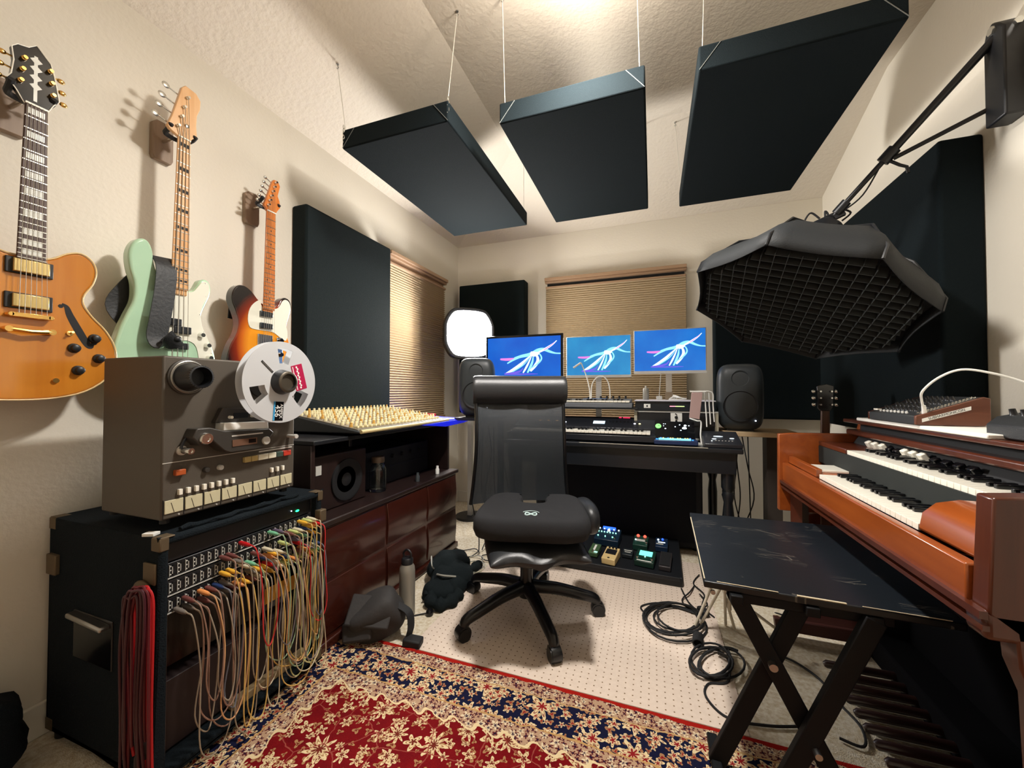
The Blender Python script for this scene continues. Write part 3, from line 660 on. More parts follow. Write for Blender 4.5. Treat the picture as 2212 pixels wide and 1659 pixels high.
MB().box(FX + .045, FX + .0465, .82, .92, .912, .916).build('bright_strip', m_alu, hc)
for y, z, rr, L in ((.747, .915, .021, .012), (.930, .888, .013, .05), (1.052, .888, .008, .040), (.957, .915, .006, .03), (.712, .884, .013, .012)):
    b = MB().lathe([(rr, 0), (rr, L * .5), (rr * .72, L * .5), (rr * .72, L), (rr * .6, L + .002)] if L < .04 else [(rr * .8, 0), (rr * .8, L * .8), (rr, L * .8), (rr, L), (rr * .9, L + .002)], (FX, y, z), (1, 0, 0))
    b.build('tape_roller', m_alu, r)
for y, z, rr, L in ((.747, .915, .0165, .055), (.712, .884, .009, .045)):
    MB().lathe([(rr, .01), (rr, L - .002), (rr * .9, L), (rr * .5, L), (rr * .45, L - .003)], (FX, y, z), (1, 0, 0)).build('roller_cap', m_chrome, r)
MB().tube(cr([(FX + .012, .704, .89), (FX + .012, .712, .91), (FX + .012, .73, .932)], 5, False), .004, 6).build('tension_arm', m_black, r)
# transport keys
cols = [(190, 168, 110)] * 2 + [(226, 222, 200)] * 2 + [(60, 76, 68), (190, 60, 44)]
kx = [.885, .908, .931, .968, .998, 1.025, 1.056]
for i in range(6):
    MB().box(FX, FX + .012, kx[i] + .001, kx[i + 1] - .001, .820, .838).build('transport_key', mat('key_%d_%d' % (cols[i][0], cols[i][1]), cols[i], .4), r, bev=.0015)
MB().box(FX, FX + .003, .94, 1.066, .845, .849).build('key_guard', m_alu, r)
MB().box(FX, FX + .014, .693, .718, .817, .833).build('power_button', mat('amber_button', (176, 84, 40), .4), r, bev=.002)
for y in (.775, .815):
    b = MB().lathe([(.008, 0), (.0075, .010), (.006, .012)], (FX, y, .818), (1, 0, 0), 16); b.build('jack_knob', m_alu if y > .8 else m_deckd, r)
for i in range(8):
    y = .708 + i * .0207
    b = MB().box(FX, FX + .010, y - .0045, y + .0045, .762, .778); b.build('track_switch', m_ivory, r, bev=.001)
for i in range(3):
    y = .985 + i * .021; MB().box(FX, FX + .010, y - .004, y + .004, .770, .786).build('monitor_switch', m_ivory, r, bev=.001)
# eight level meters
w = (1.069 - .671) / 8
for i in range(8):
    y0 = .671 + i * w
    f = MB().box(FX, FX + .003, y0 + .0025, y0 + w - .0025, .716, .752).build('level_meter', m_meter, r, bev=.001)
    b = MB(); b.bar((FX + .0035, y0 + w / 2, .718), (FX + .0035, y0 + w * .35, .745), .0008, .0008, up=(1, 0, 0)); 
    b.build('meter_needle', m_rubber, f)
    MB().box(FX, FX + .0015, y0 - .0006, y0 + .0006, .702, .755).build('meter_divider', m_black, r)
    MB().lathe([(.0025, 0), (.002, .003)], (FX, y0 + w * .75, .708), (1, 0, 0), 8).build('status_dot', m_alu, r)
# tape reel
RX = -1.165; cy_, cz = .949, 1.080; RR = .1335
m_reel = mat('reel_metal', (222, 224, 226), .42, .35, spec=.4)
rr_ = thing('tape_reel', 'big silver metal tape reel with red and black stickers on the recorder', 'tape reel', (RX, cy_, cz - RR))
def flange(x, t, name):
    n = 120; b = MB(); outer = [(cy_ + RR * math.cos(2 * pi * i / n), cz + RR * math.sin(2 * pi * i / n)) for i in range(n)]
    # ring sectors around three windows
    wins = [(math.radians(a - 15), math.radians(a + 15)) for a in (83, 203, 323)]
    r1, r2, r0 = .062, .112, .022
    vs = []; fs = []
    def ring(ra, rb, skip):
        for i in range(n):
            a0, a1 = 2 * pi * i / n, 2 * pi * (i + 1) / n; am = (a0 + a1) / 2
            if skip and any(lo < am < hi for lo, hi in wins): continue
            k = len(vs)
            for xx in (x, x + t):
                for (rq, aq) in ((ra, a0), (rb, a0), (rb, a1), (ra, a1)): vs.append((xx, cy_ + rq * math.cos(aq), cz + rq * math.sin(aq)))
            fs.extend([(k, k + 1, k + 2, k + 3), (k + 7, k + 6, k + 5, k + 4), (k + 1, k + 5, k + 6, k + 2), (k, k + 3, k + 7, k + 4)])
            if skip and (any(lo < am - 2 * pi / n < hi for lo, hi in wins) or any(lo < am + 2 * pi / n < hi for lo, hi in wins)):
                fs.extend([(k, k + 4, k + 5, k + 1), (k + 3, k + 2, k + 6, k + 7)])
    ring(r0, r1, False); ring(r1, r2, True); ring(r2, RR, False)
    b.add(vs, fs); return b.build(name, m_reel, rr_, smooth=False)
flange(RX - .016, .0015, 'rear_flange'); fr = flange(RX + .012, .0015, 'front_flange')
MB().lathe([(.057, -.0144), (.057, .0118)], (RX, cy_, cz), (1, 0, 0), 48).build('reel_core', m_reel, rr_)
hubm = MB().lathe([(.041, .0135), (.040, .018), (.036, .036), (.034, .042), (.026, .044), (.0255, .038), (.0255, .022)], (RX, cy_, cz), (1, 0, 0), 40).build('centre_clamp', m_black, rr_)
hubm2 = MB().lathe([(.0345, .036), (.0345, .043), (.031, .0455), (.0265, .0455), (.0262, .032)], (RX, cy_, cz), (1, 0, 0), 40).build('clamp_ring', mat('worn_metal', (88, 80, 68), .45, .6), rr_)
FXr = RX + .0138
def sticker(name, cy0, cz0, w, h, ang, mats, sub=None):
    ca, sa = math.cos(ang), math.sin(ang)
    P = lambda u, v: (cy0 + u * ca - v * sa, cz0 + u * sa + v * ca)
    return P, MB().prism([P(-w / 2, -h / 2), P(w / 2, -h / 2), P(w / 2, h / 2), P(-w / 2, h / 2)], XW, FXr, FXr + .0006).build(name, mats, rr_, smooth=False)
P, s1 = sticker('black_sticker', .936, .985, .036, .062, math.radians(-4), m_blackg)
b = MB().prism([P(-.018, -.031), P(-.012, -.031), P(-.012, .031), P(-.018, .031)], XW, FXr + .0006, FXr + .0009); b.build('blue_stripe', mat('cyan_ink', (60, 150, 200), .5), s1)
for txt, off, sz in (('AMPEX', .010, .015), ('456', -.004, .026)):
    a = math.radians(-4); o = P(off, 0)
    text(s1, txt, sz, axes((FXr + .0008, o[0], o[1]), (0, -.07, -1), (0, 1, -.07)), m_white, 'printed_text', s1, .0003)
P, s2 = sticker('red_sticker', 1.014, 1.098, .044, .088, math.radians(16), mat('magenta_ink', (176, 22, 70), .45))
b = MB()
for i in range(11): b.cyl((FXr + .0004, *P(-.002 + .003 * (i % 2), .036 - i * .0072)), (FXr + .001, *P(-.002 + .003 * (i % 2), .036 - i * .0072)), .0036, n=9)
b.prism([P(-.018, -.04), P(-.015, -.04), P(-.015, .04), P(-.018, .04)], XW, FXr + .0004, FXr + .001)
b.build('white_print', m_white, s2)
P, s3 = sticker('index_strip', .896, 1.128, .052, .007, math.radians(-42), m_black)
b = MB().prism([P(-.023, -.002), P(.023, -.002), P(.023, .002), P(-.023, .002)], XW, FXr + .0006, FXr + .001); b.build('clear_window', m_alud, s3)

# ================================================================ RACK CASE
m_case = mat('black_carpet_cloth', (20, 27, 32), .95, spec=.15, bump=.8, bscale=300)
m_brassy = mat('worn_case_corner', (104, 90, 70), .6, .5)
r = thing('road_case', 'black carpeted road case on the floor under the tape recorder, full of patch cables', 'road case', (-1.47, .91, 0))
X0, X1, Y0, Y1, Z0, Z1 = -1.735, -1.205, .645, 1.172, .03, .665
b = MB(); T_ = .022
b.box(X0, X1, Y0, Y1, Z1 - T_, Z1); b.box(X0, X1, Y0, Y1, Z0, Z0 + T_); b.box(X0, X1, Y0, Y0 + T_, Z0, Z1); b.box(X0, X1, Y1 - T_, Y1, Z0, Z1); b.box(X0, X0 + T_, Y0, Y1, Z0, Z1)
b.build('shell', m_case, r, bev=.008, seg=3)
MB().box(X1 - .34, X1 - .30, Y0 + T_, Y1 - T_, Z0 + T_, Z1 - T_).build('inner_back', m_rubber, r)
for x in (X0 + .03, X1 - .03):
    for y in (Y0 + .03, Y1 - .03): MB().cyl((x, y, .008 if x > -1.4 else 0), (x, y, Z0 + .002), .022).build('case_foot', m_rubber, r)
for y in (Y0, Y1):
    for z in (Z0, Z1):
        for x in (X0, X1):
            sx = -1 if x == X1 else 1; sy = 1 if y == Y0 else -1; sz = 1 if z == Z0 else -1
            b = MB(); L = .034; t = .002
            b.box(*sorted((x - sx * t, x + sx * L)), *sorted((y - sy * t, y + sy * t)), *sorted((z, z + sz * L)))
            b.box(*sorted((x - sx * t, x + sx * L)), *sorted((y, y + sy * L)), *sorted((z - sz * t, z + sz * t)))
            b.box(*sorted((x - sx * t, x + sx * .008)), *sorted((y, y + sy * .02)), *sorted((z, z + sz * L)))
            b.build('corner_cap', m_brassy, r, bev=.004)
# rack ears, latch, side handle
for y in (Y0 + T_, Y1 - T_ - .014): MB().box(X1 - .035, X1 - .031, y, y + .014, .06, .64).build('rack_rail', m_steel, r)
MB().box(X1 - .06, X1 - .01, Y0 - .006, Y0 + .001, .545, .60).build('latch_plate', m_brassy, r, bev=.003)
MB().sph((X1 - .05, Y0 - .012, .535), (.03, .012, .022), 16, 10).build('latch_dish', m_brassy, r)
MB().box(X0 + .01, X0 + .06, Y0 - .012, Y0 + .001, .50, .56).build('latch_plate', m_brassy, r, bev=.003)
MB().box(-1.59, -1.40, Y0 - .004, Y0 + .001, .28, .415).build('handle_recess', m_blackg, r, bev=.004)
MB().rbox((-1.495, Y0 - .014, .405), (.17, .026, .014), (0, .06, 0)).build('side_handle', m_steel, r, bev=.005)
MB().rbox((X1 + .003, Y1 - .010, .575), (.03, .03, .045)).build('latch_plate', m_brassy, r, bev=.004)
tag(MB().rbox((-1.262, .655, Z1 + .004), (.03, .022, .008), (0, 0, .4)).build('paper_tag', m_white, None, bev=.001), 'tiny white tag on the near corner of the black road case', 'tag')
# crumpled cloth strips under the deck
b = MB(); random.seed(3)
pts = [Vector((-1.222 - .004 * math.sin(i), .70 + i * .022, Z1 + .007 + .003 * math.sin(i * 1.9))) for i in range(18)]
b.tube(pts, [.006 + .0025 * math.sin(i * 1.3) for i in range(18)], 8)
tag(b.build('rolled_cloth', m_case), 'thin rolled dark cloth along the top edge of the road case', 'cloth')
# rack units
m_face = mat('rack_face', (20, 22, 27), .4)
def unit(name, label, cat, z0, z1, x=X1 - .03, mats=m_face):
    u = thing(name, label, cat, (x - .06, .91, z0)); MB().box(x - .12, x, Y0 + .026, Y1 - .026, z0, z1).build('chassis', mats, u, bev=.002); return u
u = unit('rack_effects_unit', 'dark rack unit with one green light above the patchbays', 'rack unit', .588, .638)
MB().sph((X1 - .028, 1.085, .61), (.002, .008, .004), 10, 6).build('green_light', mat('green_led', (40, 240, 140), .4, emit=(40, 255, 140), es=4), u)
MB().sph((X1 - .028, 1.06, .616), .002, 8, 5).build('white_light', mat('white_led', (230, 240, 255), .4, emit=(230, 240, 255), es=5), u)
m_lab = mat('grey_label', (190, 190, 184), .6)
jm = mat('jack_hole', (10, 10, 12), .5)
PBX = X1 - .028
jack = None; jrow = []
for zi, (zt, zb, lb) in enumerate(((.584, .541, 'upper patchbay, a row of jacks above a white line'), (.537, .494, 'second patchbay, in the middle of the plugged cables'), (.490, .447, 'third patchbay, thick with plugged cables'))):
    u = unit('patchbay', 'black ' + lb + ' in the road case', 'patchbay', zb, zt)
    b = MB()
    b.box(PBX - .002, PBX + .001, Y0 + .03, Y1 - .03, zb + .0005, zb + .003); b.build('white_edge', m_lab, u)
    for k in range(24):
        y = .686 + k * .0195
        lbm = MB()
        lbm.box(PBX - .002, PBX + .0008, y - .004, y - .0028, zb + .007, zt - .006)
        for q in range(3): lbm.box(PBX - .002, PBX + .0008, y - .003, y + .001, zb + .010 + q * .011, zb + .0125 + q * .011)
        lbm.box(PBX - .002, PBX + .0008, y + .003, y + .0045, zb + .012, zt - .012)
        lbm.build('channel_label', m_lab, u)
    for k in range(24):
        y = .686 + k * .0195
        for dz in (.011, .032): 
            MB().cyl((PBX - .002, y + .008, zb + dz), (PBX + .0015, y + .008, zb + dz), .0042, .0036, n=10).build('jack_socket', jm, u)
u = unit('storage_unit', 'black rack panel below the patchbays holding a yellow card', 'rack unit', .27, .43, X1 - .09, mats=m_blackg)
tag(MB().rbox((X1 - .060, 1.05, .338), (.002, .13, .052), (0, 0, 0)).build('yellow_card', mat('yellow_card', (212, 150, 56), .7), None), 'plain yellow card behind the hanging patch cables', 'card')
u = unit('rack_power_amp', 'brown-black rack amplifier at the bottom of the road case', 'rack unit', .06, .25, X1 - .06, mats=mat('dark_amp', (36, 24, 24), .6))
tag(MB().box(X1 - .058, X1 - .03, .86, 1.14, .052, .078).build('wood_strip', wood('pale_board', (128, 110, 80), (150, 130, 96), .6, 0, 'Y'), None, bev=.003), 'pale wooden strip at the bottom of the road case', 'strip')
# patch cables
CM = {'red': (196, 24, 30), 'brown': (112, 64, 60), 'orange': (232, 150, 84), 'yellow': (236, 180, 60), 'green': (120, 190, 150), 'blue': (36, 60, 110), 'grey': (120, 112, 104), 'white': (214, 204, 176), 'lime': (196, 206, 130), 'violet': (96, 84, 104), 'navy': (26, 34, 66)}
def cmat(c): return mat('cable_' + c, CM[c], .5)
NAMEC = {}
def jackpos(row, k): return (PBX + .001, .694 + k * .0195, (.573, .552, .526, .505, .479, .458)[row])
def patch(c, row, k, row2, k2, low, sway, label):
    a = Vector(jackpos(row, k)); d = Vector(jackpos(row2, k2)); dx = random.uniform(.055, .095)
    A1 = a + Vector((.055, 0, -.002)); D1 = d + Vector((.055, 0, -.002)); m = (a.y + d.y) / 2 + sway; hw = max(abs(a.y - d.y) / 2 * .8, .018)
    s = 1 if d.y >= a.y else -1
    pts = cr([a + Vector((.02, 0, 0)), A1, A1 + Vector((.022, s * .004, -.022)), Vector((a.x + dx + .01, a.y * .75 + m * .25 + s * .004, a.z * .6 + low * .4)), Vector((a.x + dx + random.uniform(0, .03), m - s * hw, low + .055)),
               Vector((a.x + dx + .015, m, low)), Vector((a.x + dx + .005, m + s * hw, low + .055)), Vector((d.x + dx + .008, d.y * .75 + m * .25 + s * .004, d.z * .6 + low * .4)), D1 + Vector((.022, -s * .004, -.022)), D1, d + Vector((.02, 0, 0))], 6, False)
    t = thing('patch_cable', label, 'cable', tuple(a), group='patch cables plugged into the road case')
    cc = CM[c]; f_ = .85 if c == 'red' else .5; g_ = (176, 158, 130)
    MB().tube(pts, .0019, 6).build('cord', mat('cord_' + c, tuple(int(cc[i] * f_ + g_[i] * (1 - f_)) for i in range(3)), .5), t)
    for q in (a, d):
        MB().lathe([(.0025, 0), (.0025, .006), (.0062, .007), (.0066, .026), (.0058, .040), (.003, .052)], q, (1, 0, -.06), 12).build('plug', cmat(c), t)
random.seed(11)
pl = [('red', 0, 9, 4, 13, .23, 'red patch cable arching from the middle of the top row'), ('red', 1, 23, 3, 19, .20, 'red patch cable at the far right end of the patchbays'),
 ('brown', 1, 6, 5, 1, .12, 'brown patch cable from the left part of the top patchbay'), ('brown', 1, 7, 5, 2, .07, 'brown patch cable next to another, plugged left of the red one'),
 ('orange', 4, 3, 5, 8, .10, 'orange patch cable with a fat bright plug at the lower left'), ('yellow', 3, 6, 5, 9, .05, 'left of the two deep yellow patch cables'),
 ('yellow', 3, 7, 4, 11, .03, 'right of the two deep yellow patch cables'), ('blue', 4, 5, 5, 7, .12, 'dark blue patch cable between the orange and the yellow plugs'),
 ('grey', 5, 1, 5, 4, .10, 'grey patch cable lowest at the left end'), ('grey', 5, 0, 4, 6, .03, 'grey patch cable hanging almost to the floor at the left'),
 ('brown', 4, 1, 4, 4, .18, 'short brown patch cable at the left end of the lower row'), ('green', 0, 14, 5, 20, .09, 'pale green patch cable from the top row, centre right'),
 ('violet', 0, 15, 4, 21, .10, 'violet patch cable beside the pale green one'), ('green', 3, 10, 5, 17, .15, 'green patch cable from the second patchbay crossing to the right'),
 ('white', 3, 9, 5, 15, .09, 'off-white patch cable beside the green one in the second patchbay'), ('navy', 3, 12, 4, 16, .20, 'navy patch cable in the middle of the second row'),
 ('orange', 3, 13, 5, 18, .12, 'orange patch cable from the centre of the second patchbay'), ('white', 3, 15, 4, 22, .07, 'off-white patch cable below the yellow cluster at the centre'),
 ('yellow', 3, 14, 5, 21, .10, 'yellow patch cable in the cluster right of centre'), ('lime', 2, 16, 5, 22, .08, 'lime patch cable with its plug above the yellow card'),
 ('lime', 1, 18, 5, 16, .06, 'lime patch cable from the right part of the top patchbay'), ('white', 1, 19, 4, 14, .05, 'off-white patch cable right of the lime one in the top patchbay'),
 ('brown', 1, 17, 4, 19, .20, 'brown patch cable right of the violet one'), ('blue', 1, 20, 4, 23, .22, 'blue patch cable among the yellow plugs at the right'),
 ('yellow', 1, 21, 5, 13, .04, 'yellow patch cable second from the right end of the top patchbay'), ('lime', 0, 21, 5, 19, .05, 'lime patch cable close to the right end'),
 ('yellow', 0, 20, 4, 12, .11, 'yellow patch cable crossing leftwards from the right end'), ('white', 0, 22, 5, 20, .03, 'off-white patch cable longest at the right end'),
 ('grey', 2, 8, 5, 12, .14, 'grey patch cable behind the yellow ones'), ('brown', 2, 11, 5, 10, .09, 'brown patch cable in the middle hanging straight down'),
 ('green', 2, 20, 5, 23, .13, 'green patch cable behind the right cluster'), ('orange', 1, 22, 4, 20, .15, 'orange patch cable beside the rightmost red one'),
 ('grey', 4, 10, 5, 6, .02, 'grey patch cable reaching lowest under the middle'), ('white', 2, 13, 5, 11, .02, 'off-white patch cable hanging lowest near the centre'),
 ('violet', 2, 18, 5, 14, .10, 'violet patch cable behind the yellow card area'), ('yellow', 2, 22, 5, 17, .06, 'yellow patch cable nearest the brown cabinet'),
 ('grey', 5, 2, 5, 5, .16, 'light grey patch cable third from the left in the lowest row'), ('brown', 5, 3, 5, 7, .14, 'dark brown patch cable under the orange plug')]
for c, r1_, k1_, r2_, k2_, low, lb in pl: patch(c, r1_, k1_, r2_, k2_, low + .02, random.uniform(-.015, .015), lb)
# red cables draped over the latch at the near corner
for i in range(9):
    dy = .0055; y = Y0 - .020 - (i % 3) * .007; x = X1 + .012 - .0045 * i; zt = .545 - .004 * abs(i - 4)
    xe = x - .005 - .010 * ((i * 7) % 4); low = .05 + .03 * (i % 5)
    pts = cr([(x + .012, y, low), (x + .010 + .008 * math.sin(i * 2.3), y - .004, .25), (x + .008, y - .002, .45), (x, y, zt), (x - .02, y - .004, zt + .018 - .003 * i), (x - .045, y - .006, zt - .012), (xe - .03, y - .008, .40), (xe - .035 + .012 * math.sin(i * 1.7), y - .006, .2), (xe - .03, y - .004, low - .02)], 6, False)
    t = thing('hanging_cable', ['bright red', 'dark red', 'wine red'][i % 3] + ' cable draped over the near corner of the road case', 'cable', (x, y, low), group=['bright', 'dark', 'wine'][i % 3] + ' red cables draped at the near corner of the case')
    MB().tube(pts, .0032, 7).build('cord', mat(['red_cable_a', 'red_cable_b', 'red_cable_c'][i % 3], [(176, 20, 28), (92, 20, 30), (64, 18, 30)][i % 3], .45), t)
    MB().lathe([(.003, 0), (.0065, .005), (.0065, .035), (.003, .045)], (x + .012, y, low - .04), (0, 0, 1), 12).build('plug', cmat('orange') if i == 0 else mat('dark_plug', (40, 22, 28), .5), t)
# duffel on the floor between case and camera (dark, mostly lost in shadow)

# ================================================================ CABINET + MIXING CONSOLE
m_mahog = wood('mahogany_gloss', (56, 22, 15), (64, 27, 18), .25, .6, 'Y', 5)
m_dkwood = wood('dark_walnut', (28, 16, 14), (40, 24, 20), .45, .3, 'Z', 5)
CX = -1.25
r = thing('wooden_cabinet', 'glossy red-brown wooden cabinet with a dark open hutch, carrying the mixing console', 'cabinet', (-1.5, 1.78, 0))
MB().box(-1.74, CX, 1.205, 2.345, .03, .50).build('body', m_mahog, r, bev=.006)
MB().box(-1.74, CX + .015, 1.20, 2.35, .008, .045).build('plinth', m_mahog, r, bev=.006)
MB().box(-1.75, CX + .012, 1.195, 2.36, .50, .525).build('counter', m_dkwood, r, bev=.006)
for (y0, y1) in ((1.225, 1.60), (1.62, 1.97), (1.99, 2.33)):
    for z0, z1 in ((.06, .27), (.285, .49)):
        b = MB(); n = 8; vs = []; 
        for i in range(n + 1):
            t = i / n; z = z0 + (z1 - z0) * t; x = CX + .003 + .009 * math.sin(pi * t)
            vs += [(x, y0, z), (x, y1, z)]
        k = len(vs); vs += [(CX - .004, y0, z0), (CX - .004, y1, z0), (CX - .004, y0, z1), (CX - .004, y1, z1)]
        fs = [(2 * i, 2 * i + 1, 2 * i + 3, 2 * i + 2) for i in range(n)] + [tuple(range(0, 2 * n + 2, 2)) + (k + 2, k), tuple(range(1, 2 * n + 2, 2)) + (k + 3, k + 1), (k, k + 1, k + 3, k + 2), (0, k, k + 1, 1), (2 * n, 2 * n + 1, k + 3, k + 2)]
        b.add(vs, fs); b.build('drawer_front', m_mahog, r, bev=.002)
for y, xf in ((1.205, CX - .05), (1.60, -1.47), (2.32, CX - .05)): MB().box(-1.74, xf, y, y + .022, .525, .83).build('hutch_divider', m_dkwood, r, bev=.003)
MB().box(-1.74, -1.72, 1.21, 2.34, .525, .83).build('hutch_back', m_rubber, r)
MB().box(-1.75, CX - .03, 1.20, 2.35, .83, .848).build('hutch_top', m_black, r, bev=.003)
# studio speaker lying in the hutch
t = thing('bookshelf_speaker', 'dark wooden speaker with round cone in the left bay of the cabinet hutch', 'speaker', (-1.45, 1.42, .525))
MB().box(-1.60, -1.345, 1.235, 1.58, .527, .77).build('enclosure', m_dkwood, t, bev=.006)
MB().lathe([(.095, 0), (.095, .008), (.082, .010), (.050, -.004), (.03, .0), (.012, .008)], (-1.345, 1.45, .64), (1, 0, 0), 32).build('cone', m_rubber, t)
MB().box(-1.345, -1.342, 1.27, 1.30, .69, .73).build('badge', m_lab, t)
# water jar
m_clear = mat('clear_glass', (215, 222, 222), .03, trans=1.0)
t = thing('glass_jar', 'clear glass jar standing on the cabinet ledge', 'jar', (-1.365, 1.695, .525))
MB().lathe([(.040, 0), (.043, .01), (.043, .115), (.036, .135), (.030, .142), (.030, .150), (.0275, .150), (.0275, .14), (.034, .130), (.040, .112), (.040, .012), (.02, .006)], (-1.365, 1.695, .526)).build('glass_body', m_clear, t)
MB().lathe([(.033, .150), (.033, .176), (.03, .18)], (-1.365, 1.695, .526)).build('lid', mat('smoky_lid', (96, 80, 66), .3), t)
for i, y in enumerate((1.95, 2.17)):
    tag(MB().lathe([(.012, 0), (.012, .03), (.008, .036), (.008, .05)], (-1.29, y, .526)).build('small_bottle', [mat('smoke_glass', (60, 66, 70), .2), m_white][i]), ['small dark vial on the cabinet ledge right of the jar', 'tiny white bottle near the right end of the cabinet ledge'][i], 'bottle')
t = thing('rack_processor', 'black rack processor in the right bay of the hutch under the console', 'rack unit', (-1.5, 1.95, .525))
MB().box(-1.70, -1.43, 1.66, 2.28, .527, .62).build('chassis', m_face, t, bev=.002)
MB().box(-1.70, -1.43, 1.66, 2.28, .62, .72).build('upper_chassis', m_face, t, bev=.002)
for i in range(6): MB().lathe([(.012, 0), (.010, .014)], (-1.43, 1.72 + i * .09, .675), (1, 0, 0), 14).build('dial', m_black, t)

# mixing console
m_con = mat('console_shell', (40, 44, 46), .6)
m_conp = mat('console_panel', (120, 112, 96), .5)
r = thing('mixing_console', 'wide mixing console covered in cream knobs, lit blue at its right end', 'mixing console', (-1.45, 1.78, .855))
MX0, MX1, MY0, MY1 = -1.755, -1.215, 1.385, 2.165
zt = lambda x: .905 + (x - MX1) / (MX0 - MX1) * .05
b = MB(); b.hexa([(MX0, MY0, .855), (MX1, MY0, .862), (MX0, MY1, .855), (MX1, MY1, .862), (MX0, MY0, zt(MX0)), (MX1 + .0, MY0, .872), (MX0, MY1, zt(MX0)), (MX1, MY1, .872)])
b.build('chassis', m_con, r, bev=.006)
zp = lambda x: .872 + (x - MX1) / (MX0 - MX1) * (zt(MX0) - .872)
b = MB(); b.hexa([(x, y, zp(x) + d) for d in (0, .004) for y in (MY0 + .012, MY1 - .01) for x in (MX0 + .01, MX1 - .02)]); b.build('top_panel', m_conp, r)
b = MB(); b.tube([(MX1 + .004, MY0 + .004, .870), (MX1 + .004, MY1, .870)], .009, 8); b.build('arm_rest', mat('cream_edge', (206, 190, 140), .45), r)
knobm = [mat('cream_knob', (232, 220, 176), .4), mat('amber_knob', (206, 160, 80), .4)]
def knob_at(b, x, y): b.lathe([(.0085, 0), (.0080, .010), (.0058, .011), (.0052, .020), (.004, .021)], (x, y, zp(x) + .004), (.09, 0, 1), 8)
cols_ = 24; rows_ = 9; k = 0; rest = [MB(), MB()]
spots = sorted([(MX1 - .075 - j * .05, MY0 + .03 + i * .0305, (i + j) % 5 == 0) for i in range(cols_) for j in range(rows_)], key=lambda q: q[1] * 1.2 - q[0])
proto = {}
for x, y, am in spots:
    if k < 96:
        if am not in proto:
            b = MB(); knob_at(b, x, y); proto[am] = (b.build('channel_knob', knobm[am], r), x, y)
        else:
            o, px, py = proto[am]; dup(o, (x - px, y - py, zp(x) - zp(px)), r)
        k += 1
    else: knob_at(rest[am], x, y)
for i in (0, 1):
    o = rest[i].build('channel_knobs', knobm[i], r); o['kind'] = 'stuff'
for i in range(24):
    y = MY0 + .03 + i * .0305; x = MX1 - .045
    MB().box(x - .012, x + .012, y - .005, y + .005, zp(x) + .004, zp(x) + .014).build('fader_cap', knobm[0], r, bev=.001)
MB().box(MX1 - .16, MX1 - .08, MY1 - .022, MY1 - .004, zp(MX1 - .1) + .004, zp(MX1 - .1) + .022).build('red_button_strip', mat('red_strip', (190, 60, 56), .4), r)
# angled end wing, blue LED spill put into its glowing colour
m_blue = mat('blue_led_spill', (24, 40, 200), .35, emit=(10, 30, 255), es=.45)
b = MB(); b.hexa([(MX0, MY1 + .001, .855), (MX1, MY1 + .001, .855), (MX0, 2.42, .851), (MX1 + .01, 2.36, .850), (MX0, MY1 + .001, .90), (MX1 + .008, MY1 + .001, .874), (MX0, 2.43, .885), (MX1 + .005, 2.43, .862)])
b.build('blue_lit_wing', m_blue, r, bev=.003)
b = MB().prism([(1.86, .860), (2.12, .832), (2.36, .838), (2.43, .846), (2.43, .864), (2.12, .864)], XW, MX1 + .006, MX1 + .016); b.build('blue_lit_panel', m_blue, r, bev=.002)
MB().box(MX1 - .01, MX1 + .004, 2.425, 2.435, .85, .865).build('end_screw', m_lab, r)

# ================================================================ LEFT SPEAKER, SQUARE LIGHT
m_gen = mat('speaker_metal', (44, 50, 54), .45)
def monitor_speaker(loc, rz, label, sc=1.0):
    t = thing('studio_speaker', label, 'speaker', (0, 0, 0)); w, d, h = .118 * sc, .11 * sc, .19 * sc
    b = MB(); b.sph((0, 0, h), (w, d, h), 32, 22, p=.42); b.build('enclosure', m_gen, t, ang=60)
    MB().lathe([(.088 * sc, -.01), (.086 * sc, .006), (.078 * sc, .0), (.05 * sc, -.012), (.02 * sc, -.004), (.004, -.002)], (0, -d * .98, h * .72), (0, -1, 0), 40).build('woofer', m_rubber, t)
    MB().lathe([(.046 * sc, -.008), (.044 * sc, .003), (.028 * sc, -.010), (.010 * sc, -.014), (.009 * sc, -.006), (.002, -.002)], (0, -d * .98, h * 1.55), (0, -1, 0), 32).build('tweeter', m_gen, t)
    MB().sph((.072 * sc, -d * 1.0, h * .30), .004, 10, 6).build('power_light', mat('white_led', (230, 240, 255), .4), t)
    MB().box(-.07, .07, -.07, .07, -.008, .006).build('rubber_base', m_rubber, t)
    t.location = loc; t.rotation_euler = (0, 0, rz); return t
monitor_speaker((-1.10, 2.36, .888), .35, 'grey studio speaker behind the chair back, left of the screens')
monitor_speaker((.505, 2.76, .815), -.12, 'dark studio speaker on the pale board right of the screens', 1.06)
t = thing('speaker_stand', 'slim speaker stand behind the left studio speaker base', 'stand', (-1.05, 2.5, 0))
MB().cyl((-1.02, 2.58, .02), (-1.02, 2.58, .84), .022).build('pole', m_black, t)
MB().box(-1.22, -.98, 2.26, 2.60, .86, .878).build('top_plate', m_black, t, bev=.004)
MB().box(-1.10, -.94, 2.50, 2.68, 0, .02).build('base_plate', m_black, t, bev=.004)
